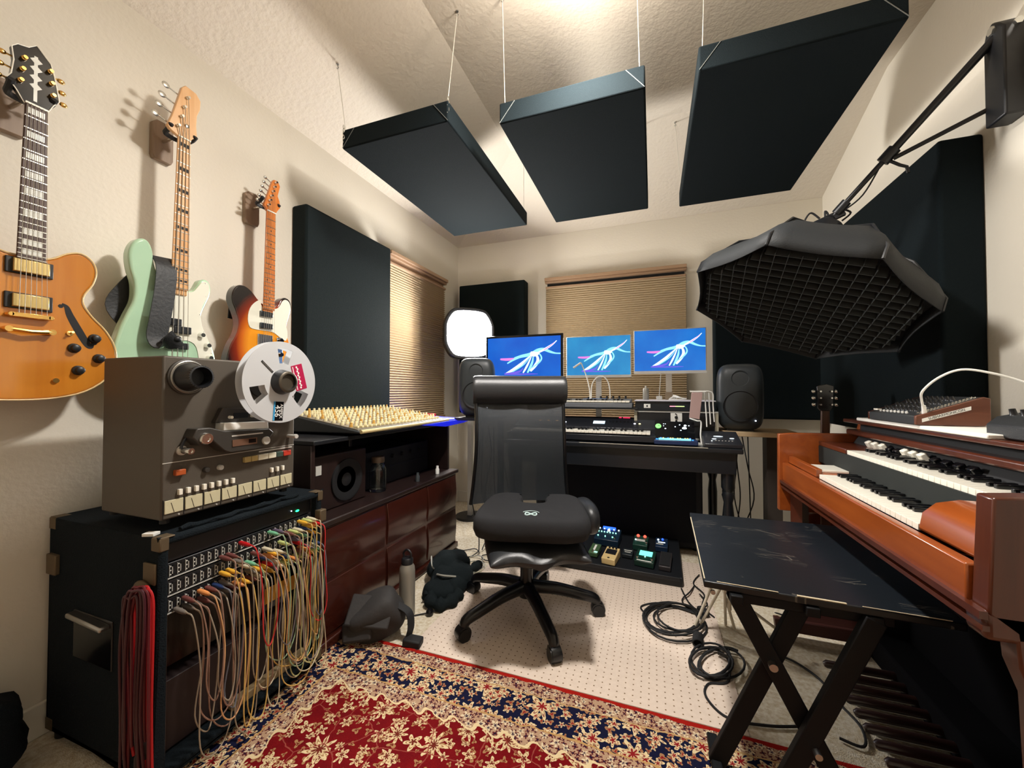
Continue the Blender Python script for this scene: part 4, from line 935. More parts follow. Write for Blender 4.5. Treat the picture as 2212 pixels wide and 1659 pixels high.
# rounded square photo light
t = thing('panel_light', 'rounded square white light with black rim between the left window and the screens', 'lamp', (-1.42, 2.93, 0))
R_ = Matrix.Rotation(.70, 4, 'Z'); C_ = Vector((-1.425, 2.90, 1.525))
sq = lambda h: c2([(-h * .97, -h * .45), (-h, 0), (-h * .97, h * .45), (-h * .72, h * .88), (-h * .4, h * .985), (0, h), (h * .4, h * .985), (h * .72, h * .88), (h * .97, h * .45), (h, 0), (h * .97, -h * .45), (h * .72, -h * .88), (h * .4, -h * .985), (0, -h), (-h * .4, -h * .985), (-h * .72, -h * .88)], 3)
P3 = lambda u, v, w: C_ + R_ @ Vector((u, w, v))
MB().prism(sq(.215), P3, -.012, .055).build('black_rim', m_blackg, t, bev=.008)
MB().prism(sq(.188), P3, -.020, -.010).build('diffuser', mat('lit_diffuser', (255, 252, 248), .5, emit=(255, 250, 244), es=PANEL_ES), t, bev=.004)
MB().box(-1.455, -1.42, 2.93, 2.965, .02, 1.33).build('stand_pole', m_lab, t)
MB().cyl((-1.437, 2.947, 0), (-1.437, 2.947, .02), .12, n=24).build('stand_base', m_black, t)

# ================================================================ OFFICE CHAIR
m_cleath = mat('chair_leather', (40, 42, 45), .36, coat=.0, bump=.15, bscale=300)
m_foam = mat('cushion_mesh', (27, 28, 32), .85, bump=.6, bscale=900)
m_net = mat('back_mesh', (50, 56, 62), .42, alpha=.80, bump=.3, bscale=900)
m_chb = mat('chair_plastic', (14, 15, 18), .32)
r = thing('office_chair', 'high backed black office chair on five castors in front of the desk', 'office chair', (0, 0, 0))
# built facing -Y at the origin
for k in range(5):
    a = math.radians(-90 + 72 * k + 10.5); dx, dy = math.cos(a), math.sin(a)
    q = cr([(dx * .03, dy * .03, .135), (dx * .14, dy * .14, .125), (dx * .25, dy * .25, .100), (dx * .315, dy * .315, .082), (dx * .33, dy * .33, .06)], 4, False)
    leg = MB().tube(q, [.030 - .010 * i / len(q) for i in range(len(q))], 12).build('base_leg', m_chb, r)
    b = MB(); px, py = -dy, dx; cx0, cy0 = dx * .335, dy * .335
    for s in (-1, 1): b.lathe([(.010, -.009), (.0275, -.009), (.029, 0), (.0275, .009), (.010, .009)], (cx0 + px * .014 * s, cy0 + py * .014 * s, .029), (px, py, 0), 20)
    c = b.build('castor', m_chb, r)
    MB().lathe([(.031, -.020), (.033, 0), (.031, .020)], (cx0, cy0, .034), (px, py, 0), 20).build('castor_hood', m_chb, c)
MB().lathe([(.035, .09), (.045, .14), (.03, .15), (.028, .34), (.05, .36)], (0, 0, 0)).build('gas_column', m_chb, r)
b = MB().box(-.11, .11, -.12, .14, .345, .385); b.cyl((.11, .03, .365), (.23, .04, .355), .007); b.build('mechanism', m_chb, r, bev=.006)
# seat: waterfall pad with two thigh lobes
def pad(b, w, d, z0, h, nx=26, ny=20, lobes=.0, cut=None, cx=0, cy=0, p=3.2):
    vs = []; fs = []; 
    def zz(u, v):
        e = max(1 - abs(u) ** p, 0) ** (1 / 2.6) * max(1 - abs(v) ** p, 0) ** (1 / 2.6); return e
    for side in (1, -1):
        for j in range(ny + 1):
            for i in range(nx + 1):
                u = -1 + 2 * i / nx; v = -1 + 2 * j / ny
                uu = math.sin(u * pi / 2); vv = math.sin(v * pi / 2)
                x = uu * w / 2 * (1 - .06 * vv * vv * abs(uu)); y = vv * d / 2; e = zz(uu, vv)
                front = max(0, -vv); f = lobes * front * (math.cos(uu * pi) * -1 + .2)
                z = z0 + side * h / 2 * e + lobes * front * -.4
                if side == 1: z += -lobes * 1.2 * math.exp(-(uu / .22) ** 2) * front
                if cut and side == 1: z += cut(uu, vv)
                vs.append((cx + x, cy + y + (-.02 * math.cos(uu * pi * 2) * lobes / .03 * front if lobes else 0), z))
    N1 = (nx + 1) * (ny + 1)
    for j in range(ny):
        for i in range(nx):
            a = j * (nx + 1) + i; fs.append((a, a + 1, a + nx + 2, a + nx + 1)); fs.append((N1 + a, N1 + a + nx + 1, N1 + a + nx + 2, N1 + a + 1))
    for i in range(nx): fs += [(i, N1 + i, N1 + i + 1, i + 1), (ny * (nx + 1) + i, ny * (nx + 1) + i + 1, N1 + ny * (nx + 1) + i + 1, N1 + ny * (nx + 1) + i)]
    for j in range(ny): a = j * (nx + 1); c = a + nx; fs += [(a, a + nx + 1, N1 + a + nx + 1, N1 + a), (c, N1 + c, N1 + c + nx + 1, c + nx + 1)]
    b.add(vs, fs)
b = MB(); pad(b, .41, .50, .415, .095, lobes=.022, cy=-.13); b.build('seat_pad', m_cleath, r, ang=80)
b = MB(); b.sph((.29, .0, .455), (.048, .13, .075), 20, 14, p=.8); b.build('side_bolster', m_cleath, r, ang=80); MB().bar((.15, .0, .395), (.275, .0, .405), .05, .016).build('bolster_bracket', m_chb, r, bev=.003)
# backrest shell: curved mesh panel from seat to headrest
def backshell(b, w0, w1, z0, z1, yfn, th, nz_=24, nx=16, curve=.05):
    vs = []; fs = []
    for side in (0, 1):
        for j in range(nz_ + 1):
            t = j / nz_; z = z0 + (z1 - z0) * t; w = w0 + (w1 - w0) * t - .03 * math.sin(pi * t)
            for i in range(nx + 1):
                u = -1 + 2 * i / nx; vs.append((u * w / 2, yfn(t) - curve * u * u + side * th, z))
    N1 = (nx + 1) * (nz_ + 1)
    for j in range(nz_):
        for i in range(nx):
            a = j * (nx + 1) + i; fs.append((a, a + 1, a + nx + 2, a + nx + 1)); fs.append((N1 + a, N1 + a + nx + 1, N1 + a + nx + 2, N1 + a + 1))
    for i in range(nx): fs += [(i, N1 + i, N1 + i + 1, i + 1), (nz_ * (nx + 1) + i, nz_ * (nx + 1) + i + 1, N1 + nz_ * (nx + 1) + i + 1, N1 + nz_ * (nx + 1) + i)]
    for j in range(nz_): a = j * (nx + 1); c = a + nx; fs += [(a, a + nx + 1, N1 + a + nx + 1, N1 + a), (c, N1 + c, N1 + c + nx + 1, c + nx + 1)]
    b.add(vs, fs)
yfn = lambda t: .235 + .035 * math.cos(t * pi * 1.3 + .4) + .05 * t
b = MB(); backshell(b, .52, .47, .46, 1.02, yfn, .006); b.build('back_mesh', m_net, r, ang=80)
b = MB()
for s in (-1, 1):
    q = [(s * (.26 + (-.025) * t - .015 * math.sin(pi * t)), yfn(t) - .048, .46 + .56 * t) for t in [i / 12 for i in range(13)]]
    MB().tube(q, .009, 8).build('back_frame', m_chb, r)
MB().tube(cr([(0, .12, .37), (0, .27, .39), (0, .31, .50), (0, .295, .70)], 6, False), .022, 10).build('back_support', m_chb, r)
# rolled leather headrest
vs = MB(); n = 28; prof = [(.058 * math.cos(2 * pi * i / n), .078 * math.sin(2 * pi * i / n)) for i in range(n)]
L_ = [(-.248, .90), (-.240, .98), (-.225, 1), (0, 1), (.225, 1), (.240, .98), (.248, .90)]
V = []; F = []
for x, s in L_:
    for a, c in prof: V.append((x, .275 - .045 * (x / .25) ** 2 + a * s, 1.055 + c * s))
for j in range(len(L_) - 1):
    for i in range(n): F.append((j * n + i, j * n + (i + 1) % n, (j + 1) * n + (i + 1) % n, (j + 1) * n + i))
F += [tuple(range(n)), tuple(range((len(L_) - 1) * n, len(L_) * n))]
vs.add(V, F); vs.build('headrest', m_cleath, r, ang=50)
r.location = (-.565, 1.76, 0); r.rotation_euler = (0, 0, .46)
# cushion on the seat
c = thing('seat_cushion', 'thick grey-black foam cushion with rear notch and white looped emblem on the office chair seat', 'cushion', (0, 0, 0))
b = MB(); nx, ny = 44, 30; top = []; 
out = c2([(-.225, -.02), (-.228, -.10), (-.205, -.155), (-.15, -.178), (-.07, -.182), (0, -.178), (.07, -.182), (.15, -.178), (.205, -.155), (.228, -.10), (.225, -.02), (.215, .08), (.20, .155), (.165, .185), (.11, .187), (.085, .182), (.060, .160), (.048, .115), (.050, .075), (.038, .045), (0, .036), (-.038, .045), (-.050, .075), (-.048, .115), (-.060, .160), (-.085, .182), (-.11, .187), (-.165, .185), (-.20, .155), (-.215, .08)], 3)
def ringv(sc, z):
    return [(x * sc if (abs(x) > .0605 or y < .03) else x * (1 + (1 - sc) * 1.5), (y * sc if (abs(x) > .0605 or y < .03) else y - (1 - sc) * .10), z) for x, y in out]
levels = [(.90, .497), (.97, .505), (1.0, .525), (1.0, .548), (.985, .566), (.95, .580), (.88, .588)]
n = len(out); V = []; F = []
for sc, z in levels: V += ringv(sc, z)
for j in range(len(levels) - 1):
    for i in range(n): F.append((j * n + i, j * n + (i + 1) % n, (j + 1) * n + (i + 1) % n, (j + 1) * n + i))
F += [tuple(range(n - 1, -1, -1)), tuple(range((len(levels) - 1) * n, len(levels) * n))]
b.add(V, F); b.build('foam_body', m_foam, c, ang=60)
b = MB()  # emblem on the sloping front
def emb(u, v): return (u, -.115 + v * 1.0, .5905 + v * .12)
q = [emb(.022 * math.cos(a) * (1), .011 * math.sin(2 * a) * .9) for a in [2 * pi * i / 40 for i in range(40)]]
b.tube(q, .0028, 6, closed=True)
b.tube([emb(.038 * math.cos(a), -.004 + .030 * math.sin(a)) for a in [math.radians(35 + i * 11) for i in range(11)]], .0014, 5)
b.build('emblem', mat('emblem_white', (190, 214, 214), .5), c)
c.location = (-.492, 1.622, -.030); c.rotation_euler = (0, 0, .24); c.scale = (1.04, 1.16, 1)
# ================================================================ DESK AND SCREENS
m_desk = mat('black_desk_paint', (20, 24, 30), .35, coat=.2, bump=.1, bscale=60)
r = thing('studio_desk', 'black painted desk with turned legs under the three screens', 'desk', (-.25, 2.75, 0))
MB().box(-.91, .45, 2.35, 3.10, .715, .742).build('desktop', m_desk, r, bev=.006)
MB().bar((-.42, 2.349, .7415), (.28, 2.349, .7415), .003, .003).build('worn_bright_edge', mat('desk_edge_highlight', (190, 184, 168), .5), r)  # highlight along the worn desk edge put into a pale strip
MB().box(-.89, .42, 2.38, 2.40, .60, .715).build('apron', m_desk, r, bev=.003)
MB().box(-.89, .42, 3.04, 3.06, .60, .715).build('apron', m_desk, r, bev=.003)
for x in (-.86, .385):
    for y in (2.42, 3.02):
        MB().lathe([(.016, 0), (.024, .03), (.018, .06), (.028, .20), (.030, .36), (.022, .44), (.032, .48), (.024, .50), (.034, .52), (.034, .60)], (x, y, 0), (0, 0, 1), 18).build('leg', m_desk, r)
t = thing('amplifier_cabinet', 'large black cabinet pushed under the desk behind the pedals', 'amplifier', (-.2, 2.9, 0))
MB().box(-.82, .30, 2.80, 3.02, .02, .58).build('enclosure', mat('navy_black', (14, 18, 28), .7), t, bev=.01)
MB().box(-.78, .26, 2.792, 2.802, .06, .54).build('grille_cloth', mat('grille_navy', (12, 16, 26), .9, bump=.5, bscale=500), t)
for x in (-.78, .26): MB().cyl((x, 2.85, 0), (x, 2.85, .03), .02).build('foot', m_rubber, t)

# wallpaper drawn as light strokes on each lit screen
def screenmat(name, c1, c2_, es):
    m = bpy.data.materials.new(name); m.use_nodes = True; nt = m.node_tree; N = Nd(nt); b = nt.nodes['Principled BSDF']
    tc = nt.nodes.new('ShaderNodeTexCoord'); nz = nt.nodes.new('ShaderNodeTexNoise'); nz.inputs['Scale'].default_value = 5; nz.inputs['Detail'].default_value = 5
    nt.links.new(tc.outputs['Object'], nz.inputs['Vector'])
    c = N.mix(N.m('SMOOTH_MIN', nz.outputs['Fac'], 1, .1) if 0 else nz.outputs['Fac'], s2l(c1), s2l(c2_))
    b.inputs['Base Color'].default_value = (0, 0, 0, 1); b.inputs['Roughness'].default_value = .25
    nt.links.new(c, b.inputs['Emission Color']); b.inputs['Emission Strength'].default_value = es
    return m
m_cy = mat('glow_cyan', (0, 0, 0), .5, emit=(150, 235, 255), es=1.25); m_wh = mat('glow_white', (0, 0, 0), .5, emit=(235, 250, 255), es=1.5)
m_mg = mat('glow_magenta', (0, 0, 0), .5, emit=(226, 130, 220), es=1.2); m_vi = mat('glow_violet', (0, 0, 0), .5, emit=(120, 100, 240), es=1.0)
strokes = [  # (points in 0..1 screen space, width, material index)
    ([(.18, .47), (.28, .46), (.38, .47), (.46, .50)], .022, 3), ([(.28, .36), (.36, .44), (.44, .50), (.52, .55), (.60, .60)], .016, 1),
    ([(.38, .48), (.48, .53), (.58, .56), (.64, .60), (.70, .66), (.78, .68), (.86, .62), (.93, .58), (1.0, .57)], .030, 1),
    ([(.70, .60), (.78, .67), (.84, .73), (.90, .80), (.95, .88)], .018, 2), ([(.78, .66), (.85, .74), (.93, .85)], .008, 3),
    ([(.26, .10), (.36, .20), (.46, .32), (.54, .44), (.62, .56)], .024, 2), ([(.30, .10), (.42, .22), (.52, .34), (.60, .50)], .010, 1),
    ([(.50, .12), (.54, .24), (.58, .38), (.62, .54)], .016, 2), ([(.56, .12), (.60, .26), (.63, .40), (.64, .55)], .020, 1),
    ([(.60, .16), (.66, .28), (.70, .40), (.69, .52), (.64, .58)], .026, 2), ([(.62, .24), (.70, .34), (.75, .46), (.72, .58), (.66, .62)], .014, 1),
    ([(.24, .10), (.36, .12), (.46, .16), (.50, .24)], .018, 4), ([(.24, .09), (.42, .09), (.62, .09), (.70, .09)], .010, 4), ([(.60, .60), (.66, .57), (.72, .60)], .040, 2)]
def screen(label, cx, cy, z0, z1, w, rz, bez, black, colors, es, bottom=.0, foot=True, ny=.035):
    t = thing('computer_screen', label, 'monitor', (cx, cy, z0), rz); M = Wm[t.name]; h = z1 - z0
    L = lambda u, v, w_: M @ Vector((u, w_, v))
    MB().hexa([L(u, v, y) for v in (0, h) for y in (.004, .030) for u in (-w / 2, w / 2)]).build('housing', m_blackg if black else m_white, t, bev=.003)
    if not black: MB().hexa([L(u, v, y) for v in (.0, .016) for y in (.0, .005) for u in (-w / 2, w / 2)]).build('chin', m_white, t, bev=.001)
    sw, sh, o = w - 2 * bez, h - 2 * bez - bottom, bez + bottom
    b = MB(); b.hexa([L(u, v, y) for v in (o, o + sh) for y in (.002, .006) for u in (-sw / 2, sw / 2)], 0)
    for j, (pts, wd_, mi) in enumerate(strokes):
        q = cr([(x, y, 0) for x, y in pts], 6, False); n = len(q); ys = .0015 - .00004 * j
        for i in range(n - 1):
            a, c = q[i], q[i + 1]; d = Vector(((c.x - a.x) * sw, (c.y - a.y) * sh, 0)).normalized(); nn = Vector((-d.y, d.x, 0))
            ta = wd_ * sw * .8 * (.35 + .65 * math.sin(pi * min(i / n + .12, 1))); tb = wd_ * sw * .8 * (.35 + .65 * math.sin(pi * min((i + 1) / n + .12, 1)))
            A = Vector((-sw / 2 + a.x * sw, o + a.y * sh, 0)); C = Vector((-sw / 2 + c.x * sw, o + c.y * sh, 0))
            b.add([L(p.x, p.y, ys) for p in (A - nn * ta, A + nn * ta, C + nn * tb, C - nn * tb)], [(0, 1, 2, 3)], mi)
    b.build('lit_display', [screenmat('display_' + str(len(MATS)) + label[:4], *colors, es), m_cy, m_wh, m_mg, m_vi], t, smooth=False)
    if foot:
        MB().hexa([L(u, v, y) for v in (-(z0 - .750), .06) for y in (ny, ny + .02) for u in (-.02, .02)]).build('neck', m_alu, t)
        if ny > .1: MB().hexa([L(u, v, y) for v in (.03, .06) for y in (.03, ny) for u in (-.02, .02)]).build('mount_arm', m_alu, t)
        MB().hexa([L(u, v, y) for v in (-(z0 - .742), -(z0 - .752)) for y in (ny - .02, ny + .10) for u in (-.11, .11)]).build('foot', m_alu, t, bev=.003)
    return t
screen('left computer screen with thick black frame and blue picture', -.925, 2.80, 1.135, 1.478, .615, .0, .017, True, ((10, 70, 190), (20, 120, 225)), 1.05)
screen('middle computer screen, thin framed, teal-blue picture above the small keyboard', -.372, 2.85, 1.148, 1.452, .462, .0, .006, False, ((20, 100, 180), (60, 170, 220)), 1.05, .014)
screen('right computer screen nearest the softbox, blue picture', .104, 2.80, 1.168, 1.468, .452, -.02, .006, False, ((10, 80, 190), (40, 140, 226)), 1.05, .014, ny=.17)

# keyboards
def keys(t, M, x0, x1, y0, y1, z, n, start=0, sharp_len=.6):
    w = (x1 - x0) / n; nat = None
    f = lambda x, y, z: M @ Vector((x, y, z))
    pat = [1, 1, 0, 1, 1, 1, 0]
    for i in range(n):
        a = x0 + i * w
        MB().hexa([f(x, y, q) for q in (z - .012, z) for y in (y0, y1) for x in (a + .0006, a + w - .0006)]).build('white_key', m_ivory, t, bev=.0008)
        if pat[(i + start) % 7] and i < n - 1:
            MB().hexa([f(x, y, q) for q in (z, z + .010) for y in (y0 + (y1 - y0) * (1 - sharp_len), y1) for x in (a + w * .72, a + w * 1.28)]).build('black_key', m_blackg, t, bev=.001)
KS = mat('keyboard_shell', (28, 30, 36), .35); KG = mat('keyboard_grey', (108, 112, 118), .4)
def hexM(M, x0, x1, y0, y1, z0, z1): return MB().hexa([M @ Vector((x, y, z)) for z in (z0, z1) for y in (y0, y1) for x in (x0, x1)])
led = lambda n, c, es: mat(n, c, .4, emit=c, es=es)
t = thing('synthesizer', 'long black keyboard synthesizer on the desk edge with a lit display', 'synthesizer', (-.44, 2.55, .742)); M = Wm[t.name]
hexM(M, -.46, .455, -.155, .16, .008, .045).build('case', KS, t, bev=.004)
b = MB().hexa([M @ Vector(p) for p in ((-.46, .0, .04), (.455, .0, .04), (-.46, .16, .04), (.455, .16, .04), (-.46, .0, .075), (.455, .0, .075), (-.46, .15, .135), (.455, .15, .135))]); b.build('control_panel', KS, t, bev=.003)
keys(t, M, -.43, .425, -.145, -.005, .065, 36)
pan = lambda u, v, d=.001: (u, .0 + .15 * v, .075 + .06 * v + d)
def onpanel(t, M, u, v, w, h, m, name, d=.002):
    return MB().hexa([M @ Vector((u + a * w / 2, .15 * (v + c * h / 2 / .15) if 0 else .15 * v + c * h / 2, .075 + .4 * (.15 * v + c * h / 2) + e)) for e in (0, d) for c in (-1, 1) for a in (-1, 1)]).build(name, m, t)
onpanel(t, M, .105, .45, .075, .034, led('display_white', (200, 235, 255), 1.5), 'lit_display')
for u, c in ((-.118, 'w'), (.33, 'w'), (.36, 'y')): 
    MB().sph(M @ Vector(pan(u, .4)), (.007, .007, .004), 12, 8).build('lit_button', led('button_' + c, (235, 240, 255) if c == 'w' else (250, 240, 170), 2.0), t)
for i in range(7): MB().lathe([(.006, 0), (.005, .010)], M @ Vector(pan(.17 + i * .024, .5)), (0, -.4, 1), 10).build('knob', m_black, t)
onpanel(t, M, .235, .93, .016, .006, led('red_glow', (255, 40, 90), 2.0), 'red_lettering'); onpanel(t, M, .275, .93, .045, .006, led('red_glow', (255, 40, 90), 2.0), 'red_lettering')
for i in range(3): MB().sph(M @ Vector(pan(-.30 + i * .06, .5)), (.010, .006, .004), 12, 8).build('lit_button', led('amber_glow', (255, 200, 130), 2.2), t)
# two tier stand
t = thing('keyboard_stand', 'black stand on the desk carrying the small grey keyboard', 'stand', (-.40, 2.74, .742))
for x in (-.70, -.105): MB().bar((x, 2.80, .742), (x, 2.76, .945), .02, .03).build('upright', m_black, t)
MB().box(-.71, -.09, 2.62, 2.84, .930, .942).build('shelf', m_black, t, bev=.002)
t = thing('midi_keyboard', 'small grey keyboard with white keys on the upper tier under the middle screen', 'keyboard', (-.42, 2.72, .942)); M = Wm[t.name]
hexM(M, -.29, .295, -.105, .105, 0, .030).build('case', KG, t, bev=.004)
hexM(M, -.28, .285, .012, .10, .030, .056).build('control_panel', KG, t, bev=.003)
keys(t, M, -.275, .278, -.095, .008, .046, 22)
MB().hexa([M @ Vector(p) for p in ((-.04, .02, .0562), (.12, .02, .0562), (-.04, .09, .0562), (.12, .09, .0562), (-.04, .02, .057), (.12, .02, .057), (-.04, .09, .057), (.12, .09, .057))]).build('blue_label', mat('pale_blue', (90, 150, 220), .4), t)
for i in range(5): MB().lathe([(.008, 0), (.007, .018)], M @ Vector((.075 + i * .042, .075, .056)), (0, 0, 1), 14).build('knob', m_black, t)
MB().box(-.43, -.41, 2.75, 2.77, .998, 1.01).build('cable_clip', m_black, t)
# gooseneck lamp and white cable arc
t = thing('gooseneck_lamp', 'thin white gooseneck lamp bent in front of the middle screen', 'lamp', (-.405, 2.69, .998))
MB().tube(cr([(-.405, 2.69, .998), (-.408, 2.69, 1.06), (-.43, 2.70, 1.15), (-.46, 2.70, 1.23), (-.468, 2.70, 1.248)], 6, False), .004, 8).build('neck', m_white, t)
MB().cyl((-.468, 2.70, 1.248), (-.52, 2.70, 1.213), .007).build('lamp_head', m_white, t)
tag(MB().tube(cr([(-.398, 2.70, 1.00), (-.395, 2.71, 1.09), (-.365, 2.71, 1.14), (-.325, 2.71, 1.152), (-.29, 2.71, 1.12), (-.275, 2.71, 1.06), (-.275, 2.73, 1.00)], 6, False), .004, 8).build('looped_cable', m_white), 'white looped cable standing up behind the small grey keyboard', 'cable')
# box rack with the units at the right
t = thing('desktop_rack', 'black desktop rack with pale frame beneath the right screen', 'rack', (.13, 2.75, .742))
MB().box(-.115, .375, 2.66, 2.95, .745, .755).build('bottom', m_lab, t); MB().box(-.115, .375, 2.66, 2.95, .915, .924).build('top', m_lab, t)
for x in (-.115, .357): MB().box(x, x + .018, 2.655, 2.95, .755, .915).build('side', mat('pale_side', (176, 170, 150), .5), t)
MB().box(-.097, .357, 2.665, 2.93, .835, .913).build('upper_chassis', m_face, t)
MB().box(-.097, .357, 2.675, 2.93, .757, .833).build('lower_chassis', m_face, t)
p = MB().box(.105, .172, 2.659, 2.665, .838, .912).build('white_module', m_white, t, bev=.001)
for z, rr in ((.885, .010), (.862, .007)): MB().lathe([(rr, 0), (rr * .8, .010)], (.138, 2.659, z), (0, -1, 0), 14).build('knob', m_black, p)
b = MB().rbox((.138, 2.6585, .903), (.016, .001, .006), (0, .78, 0)); b.build('printed_mark', m_black, p)
t = thing('audio_interface', 'black rack unit with white square badge and coloured level bar', 'audio interface', (.125, 2.77, .924))
MB().box(-.108, .357, 2.655, 2.93, .924, .985).build('chassis', mat('interface_black', (18, 26, 34), .35), t, bev=.003)
p = MB().rbox((-.035, 2.654, .955), (.040, .002, .026)).build('white_badge', m_white, t, bev=.0008); MB().sph((-.035, 2.6525, .955), (.005, .001, .007), 10, 6).build('badge_mark', m_black, p)
MB().box(.10, .135, 2.653, 2.655, .952, .957).build('level_bar_pink', led('pink_glow', (255, 150, 170), 1.6), t); MB().box(.135, .185, 2.653, 2.655, .952, .957).build('level_bar_green', led('green_glow', (190, 240, 140), 1.6), t)
tag(MB().box(-.112, .36, 2.64, 2.94, .985, .992).build('white_tray', mat('tray_white', (206, 204, 214), .4), None, bev=.002), 'thin white tray lying on the rack unit, holding small items', 'tray')
t = thing('spray_can', 'upright metal can on the white tray below the right screen', 'can', (-.045, 2.80, .992))
MB().lathe([(.018, 0), (.020, .004), (.020, .070), (.015, .080)], (-.045, 2.80, .992)).build('can_body', mat('pale_metal', (150, 148, 140), .4, .4), t); MB().cyl((-.045, 2.80, 1.07), (-.045, 2.80, 1.087), .006).build('nozzle', m_lab, t)
t = thing('desk_microphone', 'thin rod in a small square base on the white tray', 'stand', (.04, 2.76, .992))
MB().box(.022, .058, 2.745, 2.775, .992, 1.018).build('base', m_lab, t, bev=.002); MB().cyl((.04, 2.76, 1.018), (.052, 2.78, 1.17), .0025, n=8).build('rod', m_lab, t)
tag(MB().rbox((.105, 2.86, 1.018), (.05, .04, .052)).build('small_box', mat('cardboard_tan', (150, 132, 108), .7), None, bev=.002), 'small tan box at the back of the white tray', 'box')
b = MB(); random.seed(5)
for i in range(5): b.tube(cr([(.10 + .012 * i, 2.74, .998), (.125, 2.75 + .01 * i, 1.012 + .003 * i), (.16, 2.74, 1.006 + .002 * i), (.205 - .006 * i, 2.75, 1.002), (.17, 2.73, .997), (.11, 2.735, .996)], 4), .0028, 6)
tag(b.build('coiled_white_cable', m_white), 'bundle of white cable on the white tray under the right screen', 'cable')
# tilted pinkish card holder with cables
t = thing('phone_holder', 'pinkish upright phone on a white stand in front of the desktop rack', 'phone', (.235, 2.50, .742))
b = MB(); b.hexa([(.20, 2.50, .895), (.255, 2.50, .885), (.20, 2.512, .895), (.255, 2.512, .885), (.214, 2.50, 1.042), (.272, 2.50, 1.045), (.214, 2.512, 1.042), (.272, 2.512, 1.045)]); b.build('phone_back', mat('rose_metal', (168, 140, 136), .45), t, bev=.002)
MB().box(.205, .29, 2.498, 2.52, 1.045, 1.053).build('clamp_top', m_white, t)
MB().tube(cr([(.20, 2.49, .892), (.24, 2.49, .878), (.262, 2.50, .87), (.258, 2.49, .80), (.262, 2.48, .745)], 5, False), .004, 8).build('stand_arm', m_white, t)
MB().box(.235, .285, 2.46, 2.53, .742, .748).build('stand_foot', m_lab, t)
for i, (x, lb) in enumerate(((.292, 'nearest the phone'), (.312, 'in the middle of three'), (.332, 'nearest the right speaker'))):
    tag(MB().tube(cr([(.285, 2.53, 1.050), (x - .004, 2.54, 1.04), (x, 2.55, .97), (x + .004, 2.55, .90), (x + .006, 2.55, .84 + .015 * i)], 5, False), .0035, 7).build('usb_cable', m_white), 'white cable hanging behind the phone, ' + lb, 'cable', 'white cables hanging by the phone')
# little lit synth
t = thing('desktop_synthesizer', 'small black synthesizer with cyan lit keys at the front right of the desk', 'synthesizer', (.12, 2.47, .742)); M = Wm[t.name]
hexM(M, -.115, .115, -.09, .09, .004, .03).build('case', mat('navy_case', (26, 44, 84), .4), t, bev=.004)
b = MB().hexa([M @ Vector(p) for p in ((-.11, .0, .03), (.11, .0, .03), (-.11, .09, .03), (.11, .09, .03), (-.11, .02, .05), (.11, .02, .05), (-.11, .085, .125), (.11, .085, .125))]); b.build('panel', m_blackg, t, bev=.002)
nk = 13; w = .17 / nk
for i in range(nk):
    a = -.09 + i * w
    MB().hexa([M @ Vector((x, y, z)) for z in (.030, .036) for y in (-.075, -.035) for x in (a + .0006, a + w - .0006)]).build('lit_key', led('cyan_key', (120, 220, 240), 1.3), t)
    if i % 7 not in (2, 6): MB().hexa([M @ Vector((x, y, z)) for z in (.030, .037) for y in (-.03, -.012) for x in (a + w * .7, a + w * 1.3)]).build('lit_button', led('amber_key' if i % 3 else 'blue_key', (220, 190, 90) if i % 3 else (90, 130, 240), 1.0), t)
spn = lambda u, v: M @ Vector((u, .02 + .065 * v - .002, .05 + .075 * v))
g = MB().lathe([(.017, 0), (.016, .003)], spn(-.09, .62), (0, -.75, .65), 24).build('green_dial', led('green_dial', (120, 230, 110), 1.3), t)
MB().tube([spn(-.09, .62) + Vector((.006 * math.cos(a), -.003, .006 * math.sin(a))) for a in [math.radians(-150 + 30 * i) for i in range(9)]], .0016, 6).build('dial_mark', m_black, g)
for (u, v, s) in ((-.05, .45, .005), (.005, .6, .004), (.03, .75, .004), (.055, .5, .013), (.06, .7, .008), (.035, .35, .004), (.08, .7, .004), (-.06, .8, .003), (-.05, .8, .003), (-.06, .65, .003)):
    MB().sph(spn(u, v), (s, .003, s * .7), 10, 6).build('lit_button', led('white_glow', (225, 240, 250), 1.8), t)
for u in (-.105, -.098, .09): MB().cyl(M @ Vector((u, -.06, .03)), M @ Vector((u, -.06, .034)), .005).build('lit_pad', led('blue_pad', (60, 150, 250), 1.6), t)
# square player at the right end
t = thing('media_controller', 'flat black square controller with a few lit marks at the right end of the desk', 'controller', (.365, 2.46, .742)); M = Wm[t.name]
b = MB().hexa([M @ Vector(p) for p in ((-.10, -.095, .0), (.085, -.095, .0), (-.10, .09, .0), (.085, .09, .0), (-.10, -.095, .022), (.085, -.095, .022), (-.10, .09, .075), (.085, .09, .075))]); b.build('case', KS, t, bev=.004)
for (u, v, a, c) in ((-.02, .55, .025, .006), (-.045, .35, .012, .005), (.045, .42, .012, .005), (-.06, .2, .004, .004), (.07, -.06, .004, .003), (-.06, -.06, .004, .003)):
    MB().sph(M @ Vector((u, -.095 + .185 * (v if v > 0 else .02), .024 + .053 * max(v, 0) - (.01 if v < 0 else 0))), (a, c, .002), 12, 6).build('lit_mark', led('white_glow', (225, 240, 250), 1.8), t)
for i in range(6): MB().sph(M @ Vector((-.04 + i * .016, -.06, .036)), (.004, .003, .002), 8, 5).build('button', m_lab, t)
